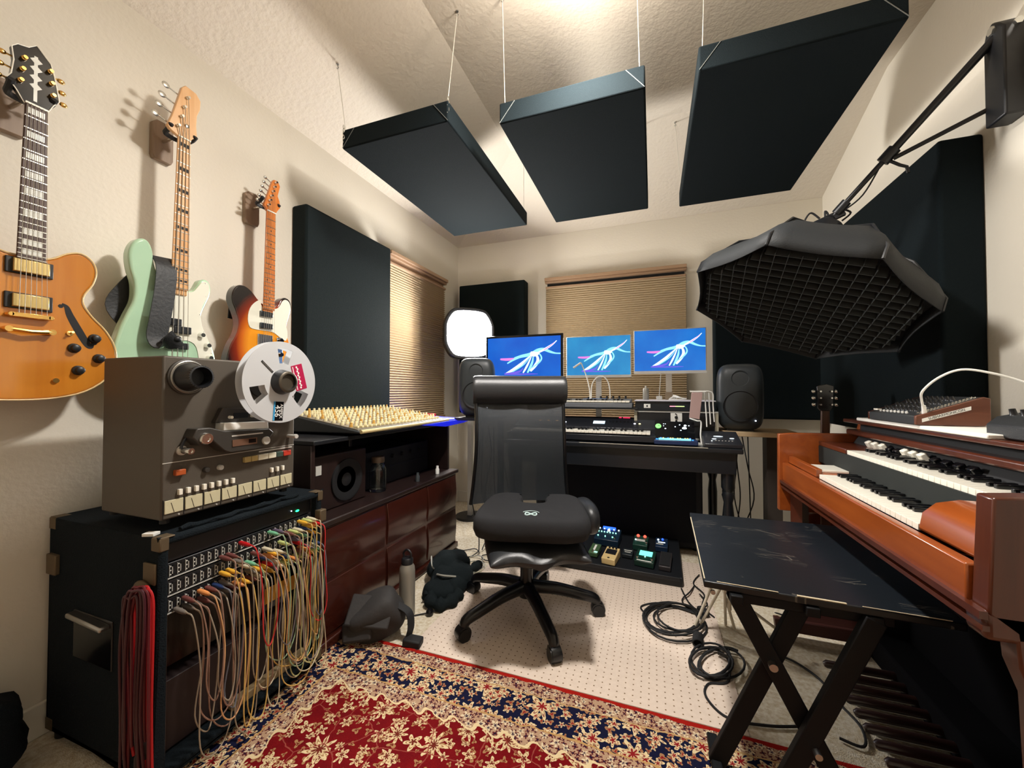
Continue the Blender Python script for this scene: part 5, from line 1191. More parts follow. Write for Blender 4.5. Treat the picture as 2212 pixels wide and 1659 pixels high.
# pale stand under the right speaker
t = thing('speaker_stand', 'pale wooden shelf stand carrying the right speaker', 'stand', (.55, 2.8, 0))
MB().box(.40, .80, 2.62, 2.94, .782, .808).build('top_board', mat('beige_board', (190, 164, 128), .6), t, bev=.003)
MB().box(.66, .74, 2.80, 2.90, .10, .782).build('column', mat('dark_column', (60, 52, 46), .7), t)
MB().box(.60, .80, 2.66, 2.94, .0, .10).build('base_block', mat('dark_column', (60, 52, 46), .7), t)
# wires hanging down behind the desk
random.seed(9)
def wire(pts, rr, m, label, name='hanging_wire', group=None): return tag(MB().tube(cr(pts, 6, False), rr, 6).build(name, m), label, 'cable', group)
for i, (x, dx) in enumerate(((.44, -.05), (.46, .02), (.50, .05), (.48, -.03), (.53, .0))):
    wire([(x, 2.66, .78), (x + dx * .5, 2.64, .6), (x + dx, 2.62, .42), (x - dx * .4, 2.6, .2), (x + dx * .3, 2.58, .02)], .0035, m_rubber, 'black cable hanging at the right end of the desk', group='black cables behind the right desk leg')
for i, (y, dy) in enumerate(((2.42, .02), (2.47, -.03), (2.52, .03), (2.57, -.02), (2.62, .05), (2.66, -.04))):
    wire([(-1.13 + .02 * i, y, .80), (-1.12 + .02 * i, y + dy, .6), (-1.16 + .03 * i, y - dy, .35), (-1.10 + .02 * i, y - dy * 2, .12), (-1.06, y - .12, .01)], .0035, m_rubber, 'black cable hanging in the gap between the cabinet and the chair', group='black cables beside the cabinet end')
for i, (x, y, rr) in enumerate(((-1.12, 2.28, .05), (-1.02, 2.10, .07), (-.98, 2.26, .04), (-1.05, 2.18, .06))):
    q = [(x + rr * math.cos(a) * (1 + .15 * math.sin(3 * a)), y + rr * 1.2 * math.sin(a), .012 + .006 * math.sin(2 * a)) for a in [2 * pi * k / 20 for k in range(20)]]
    b = MB().tube(q, .003, 6, closed=True); tag(b.build('cable_loop', m_lab if i % 2 else m_rubber), ['black cable loop at the foot of the cabinet end', 'pale cable loop on the floor left of the chair', 'small black cable loop nearest the desk leg', 'pale cable loop behind the dark jacket'][i], 'cable')
# ================================================================ FLOOR THINGS, LEFT
t = thing('steel_bottle', 'tall grey steel water bottle with black loop lid beside the cabinet', 'bottle', (-1.09, 1.565, 0))
MB().lathe([(.032, 0), (.036, .004), (.0365, .20), (.034, .225), (.026, .240), (.024, .246)], (-1.09, 1.565, .001), n=32).build('bottle_body', mat('grey_steel', (150, 146, 136), .42, .35), t)
MB().lathe([(.027, .240), (.027, .262), (.022, .268)], (-1.09, 1.565, .001)).build('lid', m_black, t)
MB().tube(cr([(-1.105, 1.565, .265), (-1.11, 1.565, .29), (-1.09, 1.565, .305), (-1.07, 1.565, .29), (-1.075, 1.565, .265)], 5, False), .005, 8).build('carry_loop', m_black, t)
m_bag = mat('slate_nylon', (48, 46, 46), .75, bump=.3, bscale=60)
t = thing('camera_bag', 'slumped dark grey shoulder bag leaning on the cabinet behind the rug corner', 'bag', (-1.09, 1.37, 0))
def lump(b, c, r, R=None, seed=0, amp=.08, nu=28, nv=18, p=.75):
    k = len(b.v); b.sph(c, r, nu, nv, R=R, p=p)
    for i in range(k, len(b.v)):
        q = b.v[i] - Vector(c); s = 1 + amp * (math.sin(q.x * 43 + seed) * math.cos(q.y * 37 + seed * 2) + .6 * math.sin(q.z * 61 + seed))
        b.v[i] = Vector(c) + q * s
Rb = Euler((.35, -.45, .5)).to_matrix()
b = MB(); lump(b, (-1.115, 1.385, .095), (.105, .075, .085), Rb, 1, .05, p=.5); b.build('bag_body', m_bag, t, ang=70)
b = MB(); b.rbox((-1.11, 1.335, .135), (.18, .012, .12), (-.75, .10, .35)); b.build('flap', m_bag, t, bev=.006)
b = MB(); b.rbox((-1.145, 1.30, .065), (.12, .03, .075), (-.35, -.15, .35)); b.build('front_pocket', m_bag, t, bev=.01)
b = MB(); ribbon3(b, cr([(-1.04, 1.40, .15), (-.975, 1.41, .12), (-.955, 1.40, .07), (-.96, 1.385, .02), (-.94, 1.375, .006), (-.90, 1.375, .006)], 6, False), lambda t: (.2, 1, 0), .035, .004); b.build('shoulder_strap', m_rubber, t)
b = MB(); b.rbox((-.935, 1.385, .02), (.075, .05, .03), (0, .1, .2)); b.build('buckle_pad', m_rubber, t, bev=.006)
t = thing('dark_bag', 'dark slumped bag on the floor against the left wall below the honey guitar', 'bag', (-1.66, .40, 0))
b = MB(); lump(b, (-1.65, .40, .12), (.09, .17, .12), Euler((.15, .1, 0)).to_matrix(), 3, .07, p=.6); b.build('bag_body', m_case, t, ang=75)
b = MB(); ribbon3(b, cr([(-1.63, .30, .20), (-1.60, .33, .29), (-1.59, .40, .32), (-1.60, .47, .28), (-1.63, .50, .20)], 6, False), lambda t: (1, 0, 0), .03, .004); b.build('carry_handle', m_case, t)
# jacket
m_jack = mat('dark_green_black_cloth', (24, 30, 32), .95, spec=.1, bump=.6, bscale=80)
t = thing('jacket', 'crumpled dark jacket lying on the floor left of the chair', 'jacket', (-1.02, 1.85, 0))
b = MB()
for (x, y, z, rx, ry, rz_, s) in ((-1.10, 1.98, .06, .10, .13, .07, 1), (-1.03, 1.90, .05, .10, .12, .06, 2), (-.99, 1.86, .04, .07, .10, .05, 3), (-1.03, 1.78, .035, .09, .09, .04, 4)): lump(b, (x, y, z), (rx, ry, rz_), None, s, .12, p=.85)
b.build('jacket_body', m_jack, t, ang=75)
for (pts, w) in (([(-1.05, 1.74, .03), (-1.03, 1.67, .03), (-.97, 1.65, .028), (-.93, 1.69, .03), (-.925, 1.76, .03)], .035), ([(-1.10, 1.85, .05), (-1.09, 1.75, .04), (-1.06, 1.68, .03)], .022), ([(-.98, 1.92, .05), (-.95, 2.00, .06), (-.96, 2.08, .04)], .028)):
    b = MB(); q = cr([Vector(p) for p in pts], 6, False); b.tube(q, [w * (.8 + .2 * math.sin(i * 1.1)) for i in range(len(q))], 12); b.build('sleeve', m_jack, t, ang=75)
b = MB(); b.tube(cr([(-1.07, 1.80, .09), (-1.02, 1.78, .10), (-.97, 1.82, .085)], 6, False), .005, 6); b.build('piping', mat('pale_piping', (150, 148, 138), .6), t)
t = thing('mains_plug', 'small black round plug lying on the bright carpet in front of the steel bottle', 'plug', (-.99, 1.60, 0))
MB().lathe([(.016, 0), (.018, .006), (.016, .022), (.010, .028)], (-.99, 1.60, .001)).build('plug_body', m_blackg, t)
MB().tube(cr([(-.99, 1.60, .012), (-1.03, 1.585, .005), (-1.06, 1.55, .005), (-1.04, 1.50, .005)], 6, False), .003, 6).build('lead', m_rubber, t)
MB().tube(cr([(-.985, 1.612, .012), (-.965, 1.65, .006), (-.975, 1.70, .006)], 6, False), .003, 6).build('lead', m_rubber, t)
wire([(-1.20, 2.02, .01), (-1.15, 1.92, .05), (-1.10, 1.80, .13), (-1.14, 1.86, .15), (-1.18, 1.95, .02)], .0035, m_lab, 'pale stiff wire looping up beside the jacket')

# ================================================================ PEDALBOARD
m_pb = mat('pedalboard_black', (16, 19, 24), .5)
t = thing('pedalboard', 'black slanted pedalboard on the floor in front of the desk cavity', 'pedalboard', (-.19, 2.52, 0))
b = MB(); b.hexa([(-.60, 2.30, .004), (.145, 2.27, .004), (-.58, 2.74, .004), (.15, 2.72, .004), (-.60, 2.30, .055), (.145, 2.27, .055), (-.58, 2.74, .105), (.15, 2.72, .105)]); b.build('board', m_pb, t, bev=.006)
MB().bar((-.58, 2.287, .05), (.13, 2.262, .05), .012, .02).build('front_rail', m_pb, t, bev=.003)
pbz = lambda y: .056 + (y - 2.29) / .45 * .05
def pedal(x, y, w, d, h, color, label, parts, rz=0., glow=None, name='effects_pedal'):
    t = thing(name, label, 'effects pedal', (x, y, pbz(y) + .004), rz); M = Wm[t.name] @ Matrix.Rotation(.11, 4, 'X')
    f = lambda u, v, w_: M @ Vector((u, v, w_)); c = mat('pedal_%d_%d_%d' % color, color, .4)
    MB().hexa([f(a * w / 2, e, z) for z, k in ((0, 0), (1, 1)) for e in ((-d / 2,), (d / 2,)) for a in (-1, 1)] if 0 else [f(a * w / 2, e * d / 2, (0 if z == 0 else (h * .7 if e < 0 else h))) for z in (0, 1) for e in (-1, 1) for a in (-1, 1)]).build('enclosure', c, t, bev=.003)
    hz = lambda v: h * (.85 + .3 * v / d)
    for p in parts:
        k = p[0]
        if k == 'knob': MB().lathe([(p[3], 0), (p[3] * .8, .012)], f(p[1], p[2], hz(p[2])), (0, -.1, 1), 12).build('knob', p[4], t)
        elif k == 'plate': MB().hexa([f(p[1] + a * p[3] / 2, p[2] + e * p[4] / 2, hz(p[2] + e * p[4] / 2) + z) for z in (0, p[6] if len(p) > 6 else .0015) for e in (-1, 1) for a in (-1, 1)]).build(p[7] if len(p) > 7 else 'plate', p[5], t)
        elif k == 'led': MB().sph(f(p[1], p[2], hz(p[2]) + .002), p[3], 10, 6).build('light', p[4], t)
        elif k == 'switch': MB().lathe([(.008, 0), (.008, .006), (.005, .010)], f(p[1], p[2], hz(p[2])), (0, -.1, 1), 12).build('foot_switch', m_chrome, t)
    return t
W2 = led('white_glow', (225, 240, 250), 1.8); G2 = led('mint_glow', (150, 255, 220), 2.2); B2 = led('blue_glow', (40, 90, 255), 2.0); R2 = led('red_soft', (255, 90, 70), 1.6)
pedal(-.235, 2.345, .078, .115, .05, (214, 188, 132), 'cream compact pedal with a black tread plate at the front', [('plate', 0, .012, .060, .045, m_black, .002, 'tread'), ('plate', 0, -.045, .012, .008, m_black, .002, 'screw'), ('knob', -.02, .045, .006, m_black), ('knob', 0, .047, .006, m_black), ('knob', .02, .045, .006, m_black)], -.2)
pedal(-.335, 2.40, .055, .10, .035, (70, 96, 66), 'green edged small pedal with a white strip left of the cream pedal', [('plate', 0, 0, .012, .07, m_white), ('plate', .015, -.035, .02, .01, G2), ('switch', 0, -.035)], -.15)
pedal(-.275, 2.56, .15, .13, .06, (18, 40, 60), 'wide pedal at the back left crowded with blue-green lights', [('led', -.06 + .018 * i, .015, .0045, G2) for i in range(7)] + [('led', -.06 + .03 * i, .05, .005, W2) for i in range(5)] + [('led', -.055 + .045 * i, -.03, .0045, G2) for i in range(3)] + [('plate', .0, .055, .08, .012, B2, .012, 'blue_lamp'), ('led', .0, .035, .009, W2), ('knob', .05, -.04, .008, m_chrome)], -.1)
pedal(-.145, 2.42, .06, .06, .03, (30, 36, 40), 'tiny dark pedal between the cream and the screen pedals with silver text bars', [('plate', 0, .01, .045, .006, m_lab), ('plate', 0, -.006, .035, .005, m_lab)], -.1)
pedal(-.075, 2.545, .085, .10, .05, (24, 60, 50), 'dark green pedal with two red lamps at the back centre', [('led', -.02, .04, .010, R2), ('led', .02, .04, .010, R2), ('plate', -.0, .0, .05, .02, m_lab), ('led', -.03, .0, .005, W2), ('switch', .035, -.02)], -.1)
pedal(-.045, 2.375, .105, .115, .045, (20, 50, 40), 'pedal with a glowing turquoise rectangular display', [('plate', .0, .02, .070, .042, led('turquoise_display', (110, 230, 210), 1.4), .003, 'display'), ('plate', 0, -.048, .08, .006, m_white), ('switch', -.04, -.03), ('switch', .04, -.03), ('led', 0, -.012, .004, G2)], -.15)
pedal(.045, 2.56, .07, .09, .045, (20, 40, 66), 'little pedal at the back right with blue and white knobs', [('led', -.02, .02, .006, W2), ('led', .005, .028, .007, B2), ('plate', 0, 0, .04, .006, W2), ('plate', -.01, -.018, .04, .008, m_lab)], -.05)
pedal(.062, 2.385, .062, .15, .035, (52, 48, 50), 'plain dark grey treadle pedal at the right end of the pedalboard', [('plate', 0, 0, .052, .13, m_rubber, .004, 'tread')], -.1)
pedal(-.45, 2.40, .08, .12, .045, (20, 24, 28), 'black pedal at the left end mostly behind the chair seat', [('knob', -.02, .03, .008, m_black), ('knob', .02, .03, .008, m_black), ('switch', 0, -.035)], 0)

# ================================================================ SOFTBOX ON WALL BOOM
m_soft = mat('softbox_nylon', (20, 24, 27), .7, bump=.2, bscale=200)
m_grid = mat('softbox_grid', (56, 60, 61), .8)
P0 = Vector((.565, 1.925, 1.403)); az, el, roll, RS = -2.483, -1.092, 1.979, .42
nn = Vector((math.cos(el) * math.cos(az), math.cos(el) * math.sin(az), math.sin(el))); uu = Vector((0, 0, 1)).cross(nn).normalized(); vv = nn.cross(uu)
t = thing('softbox', 'large black octagonal softbox with fabric grid hanging over the organ', 'softbox', tuple(P0))
oc = lambda r, w, k: P0 + nn * w + (uu * math.cos(roll - k * pi / 4) + vv * math.sin(roll - k * pi / 4)) * r
# pillow side skins: scalloped edges between ribs
V = []; F = []; S = 6; lv = [(RS, .02), (RS, -.03), (RS * .93, -.09), (RS * .72, -.19), (RS * .42, -.28), (.09, -.34)]
for r_, w in lv:
    for k in range(8):
        for s in range(S):
            q = s / S; A = oc(r_, w, k); B_ = oc(r_, w, k + 1); c_ = A.lerp(B_, q); sag = math.sin(pi * q) * .022 * (r_ / RS)
            V.append(c_ - (c_ - (P0 + nn * w)).normalized() * sag * .6 )
n = 8 * S
for j in range(len(lv) - 1):
    for i in range(n): F.append((j * n + i, j * n + (i + 1) % n, (j + 1) * n + (i + 1) % n, (j + 1) * n + i))
F.append(tuple(range((len(lv) - 1) * n, len(lv) * n)))
b = MB(); b.add(V, F); sk = b.build('black_skin', m_soft, t, ang=70)
md = sk.modifiers.new('sol', 'SOLIDIFY'); md.thickness = .003; md.offset = 0
b = MB(); 
V = []; 
for k in range(8):
    for s in range(S):
        q = s / S; A = oc(RS * .985, -.035, k); B_ = oc(RS * .985, -.035, k + 1); c_ = A.lerp(B_, q); V.append(c_ - (c_ - P0).normalized() * math.sin(pi * q) * .014)
b.add(V, [tuple(range(n))]); b.build('inner_diffuser', mat('dark_unlit_diffuser', (16, 20, 24), .9), t)
for k in range(8): MB().tube([oc(RS, .02, k), oc(RS * 1.0, -.03, k), oc(RS * .74, -.19, k), oc(.10, -.33, k)], .005, 6).build('rib', m_black, t)
# egg-crate grid, clipped to the octagon
gu = (oc(1, 0, 1) - oc(1, 0, 2)).normalized(); gv = nn.cross(gu); ap = RS * math.cos(pi / 8) * .90; cell = .042
angs = [Vector(((oc(1, 0, k).lerp(oc(1, 0, k + 1), .5) - P0).normalized().dot(gu), (oc(1, 0, k).lerp(oc(1, 0, k + 1), .5) - P0).normalized().dot(gv), 0)) for k in range(8)]
def clip(d, off, fixed):
    lo, hi = -9, 9
    for a in angs:
        if fixed == 'v': c, o = a.x, a.y * off
        else: c, o = a.y, a.x * off
        if abs(c) < 1e-6: continue
        L_ = (ap - o) / c
        if c > 0: hi = min(hi, L_)
        else: lo = max(lo, L_)
    return lo, hi
g1 = MB(); g2 = MB()
for i in range(-8, 9):
    off = i * cell
    if abs(off) > ap: continue
    for fixed, gm in (('v', g1), ('u', g2)):
        lo, hi = clip(0, off, fixed)
        if hi <= lo: continue
        P = (lambda s: P0 + gu * s + gv * off) if fixed == 'v' else (lambda s: P0 + gu * off + gv * s)
        a, c = P(lo), P(hi); o_ = (gv if fixed == 'v' else gu) * .0009
        gm.hexa([p + nn * z + o_ * e for z in (-.022, .018) for e in (-1, 1) for p in (a, c)])
g1.build('grid_strips', m_grid, t, smooth=False); g2.build('grid_cross_strips', m_grid, t, smooth=False)
bk = P0 - nn * .34
MB().cyl(bk + nn * .02, bk - nn * .06, .075, .06, n=24).build('speed_ring', m_black, t)
t2 = thing('boom_arm', 'long black lamp arm reaching from the wall bracket down to the softbox', 'lamp arm', (XR, 1.80, 2.10))
w0 = Vector((1.10, 1.775, 2.25)); w1 = bk - nn * .09
MB().cyl(w0, w0.lerp(w1, .58), .014, n=14).build('outer_tube', m_black, t2); MB().cyl(w0.lerp(w1, .55), w1, .010, n=14).build('inner_tube', m_black, t2)
MB().cyl(w0.lerp(w1, .54), w0.lerp(w1, .62), .022, n=16).build('clamp_collar', m_black, t2)
MB().cyl(w0.lerp(w1, .86), w0.lerp(w1, .94), .018, n=16).build('clamp_collar', m_black, t2)
j = w0.lerp(w1, .58)
MB().cyl(j + Vector((.01, -.01, -.02)), Vector((1.12, 1.79, 2.03)), .008, n=10).build('strut', m_black, t2)
MB().tube([j + Vector((0, 0, -.02)), j + Vector((.03, -.01, -.05)), j + Vector((.05, -.01, -.06)), j + Vector((.055, -.01, -.085))], .006, 8).build('locking_lever', m_black, t2)
MB().sph(w1, (.03, .03, .03), 14, 9).build('swivel_head', m_black, t2)
MB().bar(w1 + Vector((-.03, 0, 0)), w1 + Vector((.05, -.02, .03)), .02, .03).build('yoke', m_black, t2)
for s in (0, 1, 2):
    q = w1 + Vector((.02 * s - .03, 0, .02)); MB().tube(cr([q, q + Vector((-.03 + .03 * s, 0, .03)), q + Vector((-.05 + .06 * s, 0, .01)), q + Vector((-.06 + .05 * s, 0, -.02))], 5, False), .004, 6).build('power_lead', m_rubber, t2)
MB().tube(cr([w0.lerp(w1, .62), w0.lerp(w1, .75) + Vector((0, 0, -.045)), w0.lerp(w1, .9) + Vector((0, 0, -.02))], 6, False), .003, 6).build('power_lead', m_rubber, t2)
b = MB(); b.prism([(1.725, 1.955), (1.81, 1.955), (1.81, 2.25), (1.80, 2.28), (1.775, 2.30), (1.75, 2.28), (1.725, 2.25)], XW, 1.088, XR - .001); b.build('wall_bracket', m_black, t2, bev=.006)
MB().cyl((1.12, 1.715, 2.25), (1.12, 1.726, 2.25), .012, n=6).build('bolt', m_chrome, t2); MB().cyl((1.078, 1.765, 2.265), (1.089, 1.765, 2.265), .014, n=6).build('bolt', m_chrome, t2)

# ================================================================ ORGAN
m_org = wood('organ_walnut', (134, 62, 20), (156, 78, 28), .28, .6, 'Y', 5)
m_orgd = wood('organ_walnut_dark', (70, 30, 16), (86, 40, 22), .3, .5, 'Z', 5)
OB = XR - .02
m_void = mat('shaded_board', (9, 9, 12), .95, spec=.1)  # near-black colour holds the shade under the organ
r = thing('spinet_organ', 'orange-brown two manual spinet organ along the right wall with white keys', 'organ', (.86, 1.55, 0))
MB().box(.56, .585, 1.0, 2.12, .640, .722).build('front_rail', m_org, r, bev=.004)
MB().box(.585, OB, 1.0, 2.12, .655, .675).build('key_bed', m_orgd, r)
MB().prism([(.545, .50), (OB, .50), (OB, .93), (.86, .93), (.845, .862), (.60, .858), (.548, .852)], XZ, 2.12, 2.15).build('end_panel', m_org, r, bev=.004)
MB().prism([(.565, .648), (.60, .62), (.605, .56), (.625, .50), (.64, .0), (OB, 0), (OB, .93), (.86, .93), (.80, .87), (.62, .862), (.575, .858)], XZ, .955, .998).build('end_panel', m_orgd, r, bev=.004)
MB().box(.56, .66, .955, 1.01, .60, .655).build('corner_block', m_orgd, r, bev=.01)
b = MB(); b.bar((.555, .95, .648), (.555, 2.14, .635), .012, .014); b.bar((.558, .95, .625), (.558, 2.14, .612), .010, .010); b.build('under_moulding', m_orgd, r)
MB().box(.60, .72, 1.80, 1.99, .722, .735).build('key_block', m_org, r, bev=.004)
MB().box(.585, .605, 1.80, 2.12, .722, .752).build('key_block_rail', m_org, r, bev=.002)
b = MB().box(.61, .70, 1.83, 1.96, .735, .745); b.build('white_tablet_row', m_ivory, r, bev=.002)
MB().prism([(.587, .722), (.70, .722), (.70, .80), (.66, .80), (.620, .79), (.595, .765)], XZ, 1.0, 1.202).build('key_block', m_org, r, bev=.008)
def manual(y0, y1, x0, x1, z, n, start):
    w = (y1 - y0) / n; pat = [1, 1, 0, 1, 1, 1, 0]
    for i in range(n):
        a = y1 - i * w
        MB().box(x0, x1, a - w + .0006, a - .0006, z - .016, z).build('white_key', m_ivory, r, bev=.0008)
        if pat[(i + start) % 7] and i < n - 1:
            MB().box(x0 + .048, x1, a - w - .0055, a - w + .0055, z, z + .011).build('black_key', m_blackg, r, bev=.0015)
manual(1.205, 1.79, .592, .700, .735, 25, 0)
manual(1.01, 1.86, .705, .805, .822, 36, 4)
MB().box(.700, .712, 1.0, 2.12, .735, .806).build('manual_board', mat('dark_green_felt', (14, 21, 18), .8), r)
MB().box(.712, OB, 1.0, 2.12, .675, .806).build('inner_case', m_rubber, r)
MB().box(.70, .86, 1.86, 2.12, .806, .826).build('key_block', m_orgd, r, bev=.003)
b = MB().hexa([(.805, 1.0, .806), (.87, 1.0, .806), (.805, 2.10, .806), (.87, 2.10, .806), (.845, 1.0, .865), (.87, 1.0, .865), (.845, 2.10, .865), (.87, 2.10, .865)]); b.build('drawbar_panel', m_rubber, r)
for y in (1.945, 1.90, 1.85, 1.71, 1.665, 1.62):
    MB().rbox((.812, y, .838), (.020, .024, .028), (0, -.5, 0)).build('tab_switch', m_ivory, r, bev=.003)
for y in (1.80, 1.755, 1.56, 1.51, 1.46, 1.41):
    MB().rbox((.812, y, .834), (.020, .024, .024), (0, -.5, 0)).build('tab_switch', m_blackg, r, bev=.003)
MB().box(.80, OB, .998, 2.12, .862, .885).build('front_fascia', m_orgd, r, bev=.006)
MB().box(.845, OB, .998, 2.10, .885, .915).build('music_ledge', m_rubber, r)
MB().box(.79, OB, .998, 2.12, .915, .93).build('top_board', m_orgd, r, bev=.004)
for y in (2.07,):
    b = MB(); b.lathe([(.018, 0), (.022, .05), (.030, .10), (.030, .34), (.026, .36), (.036, .38), (.036, .40), (.022, .42), (.034, .46), (.034, .61)], (.61, y, 0), (0, 0, 1), 4); b.build('front_leg', m_orgd, r)
MB().box(.92, .95, 1.0, 2.12, .06, .655).build('knee_panel', m_void, r)
MB().box(.60, .93, 2.04, 2.10, .02, .09).build('stretcher', mat('wine_wood', (70, 34, 30), .5), r, bev=.003)
MB().box(.80, .93, 1.02, 2.06, .0, .09).build('pedal_housing', m_void, r, bev=.01)
m_ped = wood('pedal_brown', (34, 18, 17), (46, 26, 22), .35, .4, 'X', 5)
for i in range(13):
    y = 1.775 - i * .0585
    b = MB(); b.tube([(.592, y, .034), (.600, y, .036), (.70, y, .038), (.81, y, .040)], [.008, .0135, .014, .014], 12); b.build('bass_pedal', m_ped, r)
# low wooden bar + power bits under the organ
t = thing('wooden_bench_foot', 'low brown wooden cross bar with bracket on the carpet behind the black bench', 'wooden bar', (.60, 1.93, 0))
MB().box(.50, .80, 1.955, 1.975, .035, .085).build('bar', mat('wine_wood', (70, 34, 30), .5), t, bev=.004)
MB().prism([(.49, 0), (.52, 0), (.53, .03), (.55, .035), (.54, .055), (.50, .085), (.48, .085)], XZ, 1.95, 1.98).build('bracket', mat('wine_wood', (70, 34, 30), .5), t, bev=.003)
tag(MB().box(.64, .76, 2.13, 2.19, .002, .035).build('power_adapter', m_rubber, None, bev=.006), 'black power adapter in a nest of thin wires on the floor under the organ', 'power adapter')
random.seed(21)
for i in range(6):
    x, y = .70 + random.uniform(-.05, .12), 2.12 + random.uniform(-.06, .05)
    q = [(x + (.07 + .01 * i) * math.cos(a), y + .05 * math.sin(a + i), .008 + .004 * i * .3 + .006 * math.sin(2 * a)) for a in [2 * pi * k / 18 for k in range(15)]]
    tag(MB().tube(q, .002, 5).build('thin_wire', m_rubber), 'thin black wire looped around the power adapter under the organ', 'cable', 'thin wires round the power adapter')
# white folding stand lying under the bench
m_wm = mat('white_metal', (214, 206, 186), .35)
t = thing('folded_stand', 'white metal folding stand with thin legs behind the corner of the black bench', 'stand', (.20, 1.92, 0))
for a, c in (((.165, 1.903, .006), (.240, 1.90, .216)), ((.185, 1.915, .006), (.272, 1.90, .205)), ((.28, 1.93, .20), (.33, 1.95, .01)), ((.27, 1.90, .205), (.52, 1.86, .05)), ((.285, 1.90, .20), (.30, 1.98, .006))): MB().cyl(a, c, .006, n=8).build('leg', m_wm, t)
b = MB().tube(cr([(.24, 1.90, .216), (.275, 1.905, .222), (.30, 1.915, .19), (.31, 1.93, .10)], 5, False), .007, 8); b.build('bent_tube', m_wm, t)

# ---- instruments on the organ
tag(MB().box(.785, 1.02, 1.32, 1.985, .9302, .9422).build('white_board', mat('white_foam', (236, 234, 226), .6), None, bev=.003), 'white foam board on top of the organ under the two synthesizers', 'board')
m_knobb = mat('knob_black', (18, 19, 22), .35)
t = thing('tabletop_synthesizer', 'black slanted synthesizer with wooden side and white lettered strip on the organ top', 'synthesizer', (.86, 1.70, .942)); M = Wm[t.name] @ Matrix.Rotation(.0, 4, 'Z')
y0, y1 = 1.58, 1.865
sec = [(.778, .944), (.935, .944), (.950, .955), (.950, 1.028), (.935, 1.032), (.778, .972)]
MB().prism(sec, XZ, y0 + .012, y1).build('case', mat('synth_black', (30, 32, 34), .5, bump=.2, bscale=400), t, bev=.002)
MB().prism([(a + (0 if a > .8 else -.002), z) for a, z in sec], XZ, y0, y0 + .012).build('wooden_side', wood('synth_walnut', (84, 44, 28), (104, 60, 40), .4, .2, 'X', 5), t, bev=.002)
MB().prism([(a, z) for a, z in sec], XZ, y1, y1 + .012).build('wooden_side', m_orgd, t, bev=.002)
st = MB().prism([(.790, .953), (.905, .993), (.905, 1.004), (.790, .964)], XZ, y0 - .0012, y0).build('name_strip', m_white, t)
text(st, 'SUBHARMONICON', .0105, axes((.848, y0 - .0014, .979), (1, 0, .348), (-.348, 0, 1)), m_black, 'strip_lettering', st, .0002)
zt2 = lambda x: .972 + (x - .778) / .157 * .060
for i in range(8):
    for j in range(4):
        x, y = .815 + j * .030, y0 + .075 + i * .024
        if j == 3 and i > 5: continue
        MB().lathe([(.0075, 0), (.006, .002), (.005, .013)], (x, y, zt2(x)), (-.36, 0, 1), 10).build('knob', m_knobb, t)
pj = None
for i in range(16):
    for j in range(2):
        x, y = .800 + i * .0085, y0 + .025 + j * .014
        MB().lathe([(.0035, 0), (.0032, .003)], (x, y, zt2(x)), (-.36, 0, 1), 8).build('patch_point', m_chrome, t)
for i in range(8): MB().lathe([(.004, 0), (.0035, .006)], (.792, y0 + .08 + i * .022, zt2(.792)), (-.36, 0, 1), 8).build('push_button', m_white, t)
MB().rbox((.795, y1 - .02, zt2(.795) + .004), (.012, .03, .006)).build('lit_tab', m_ivory, t)
t = thing('drum_synthesizer', 'bulky black synthesizer full of knobs at the right edge on the organ', 'synthesizer', (.96, 1.17, .93))
sec = [(.815, .932), (1.09, .932), (1.09, 1.035), (1.06, 1.04), (.835, .985), (.815, .965)]
MB().prism(sec, XZ, 1.03, 1.375).build('case', mat('synth_black', (30, 32, 34), .5), t, bev=.004)
zt3 = lambda x: .985 + (x - .835) / .225 * .055
for i in range(10):
    for j in range(6):
        x, y = .855 + j * .038, 1.055 + i * .033
        MB().lathe([(.009, 0), (.007, .003), (.006, .016)], (x, y, zt3(x)), (-.24, 0, 1), 10).build('knob', m_knobb if (i * 3 + j) % 7 else m_alud, t)
MB().rbox((.850, 1.08, .985), (.03, .08, .006), (0, -.25, 0)).build('bright_fader', m_ivory, t)
wire2 = cr([(.800, 1.585, .985), (.788, 1.575, 1.02), (.778, 1.55, 1.05), (.80, 1.52, 1.09), (.835, 1.49, 1.112), (.88, 1.46, 1.10), (.93, 1.44, 1.075), (.965, 1.40, 1.045), (.965, 1.36, 1.01)], 6, False)
t = thing('white_patch_cable', 'white cable arching from the wooden-sided synthesizer to the bulky one', 'cable', (.80, 1.585, .985))
MB().tube(wire2, .0032, 8).build('cord', m_white, t)
MB().cyl((.802, 1.59, .978), (.796, 1.583, 1.005), .0065, .005).build('plug', m_white, t); MB().cyl((.965, 1.355, 1.00), (.966, 1.385, 1.035), .007, .005).build('plug', m_white, t)
# small dark guitar standing behind the organ
t = thing('acoustic_guitar', 'dark small guitar head and neck standing behind the organ end, silver tuners', 'guitar', (.80, 2.20, 0), group=None)
MB().prism(c2([(.68, .42), (.66, .30), (.70, .22), (.67, .10), (.70, .03), (.78, .01), (.86, .03), (.89, .10), (.86, .22), (.90, .30), (.88, .42), (.78, .46)], 4), XZ, 2.30, 2.38).build('body', m_orgd, t, bev=.006)
MB().hexa([(.762, 2.295, .40), (.802, 2.295, .40), (.762, 2.315, .40), (.802, 2.315, .40), (.768, 2.28, .955), (.800, 2.28, .955), (.768, 2.297, .955), (.800, 2.297, .955)]).build('neck', m_rose, t, bev=.002)
MB().prism([(.765, .955), (.803, .955), (.815, .97), (.82, 1.075), (.79, 1.085), (.752, 1.075), (.755, .97)], XZ, 2.285, 2.30).build('headstock', m_blackg, t, bev=.002)
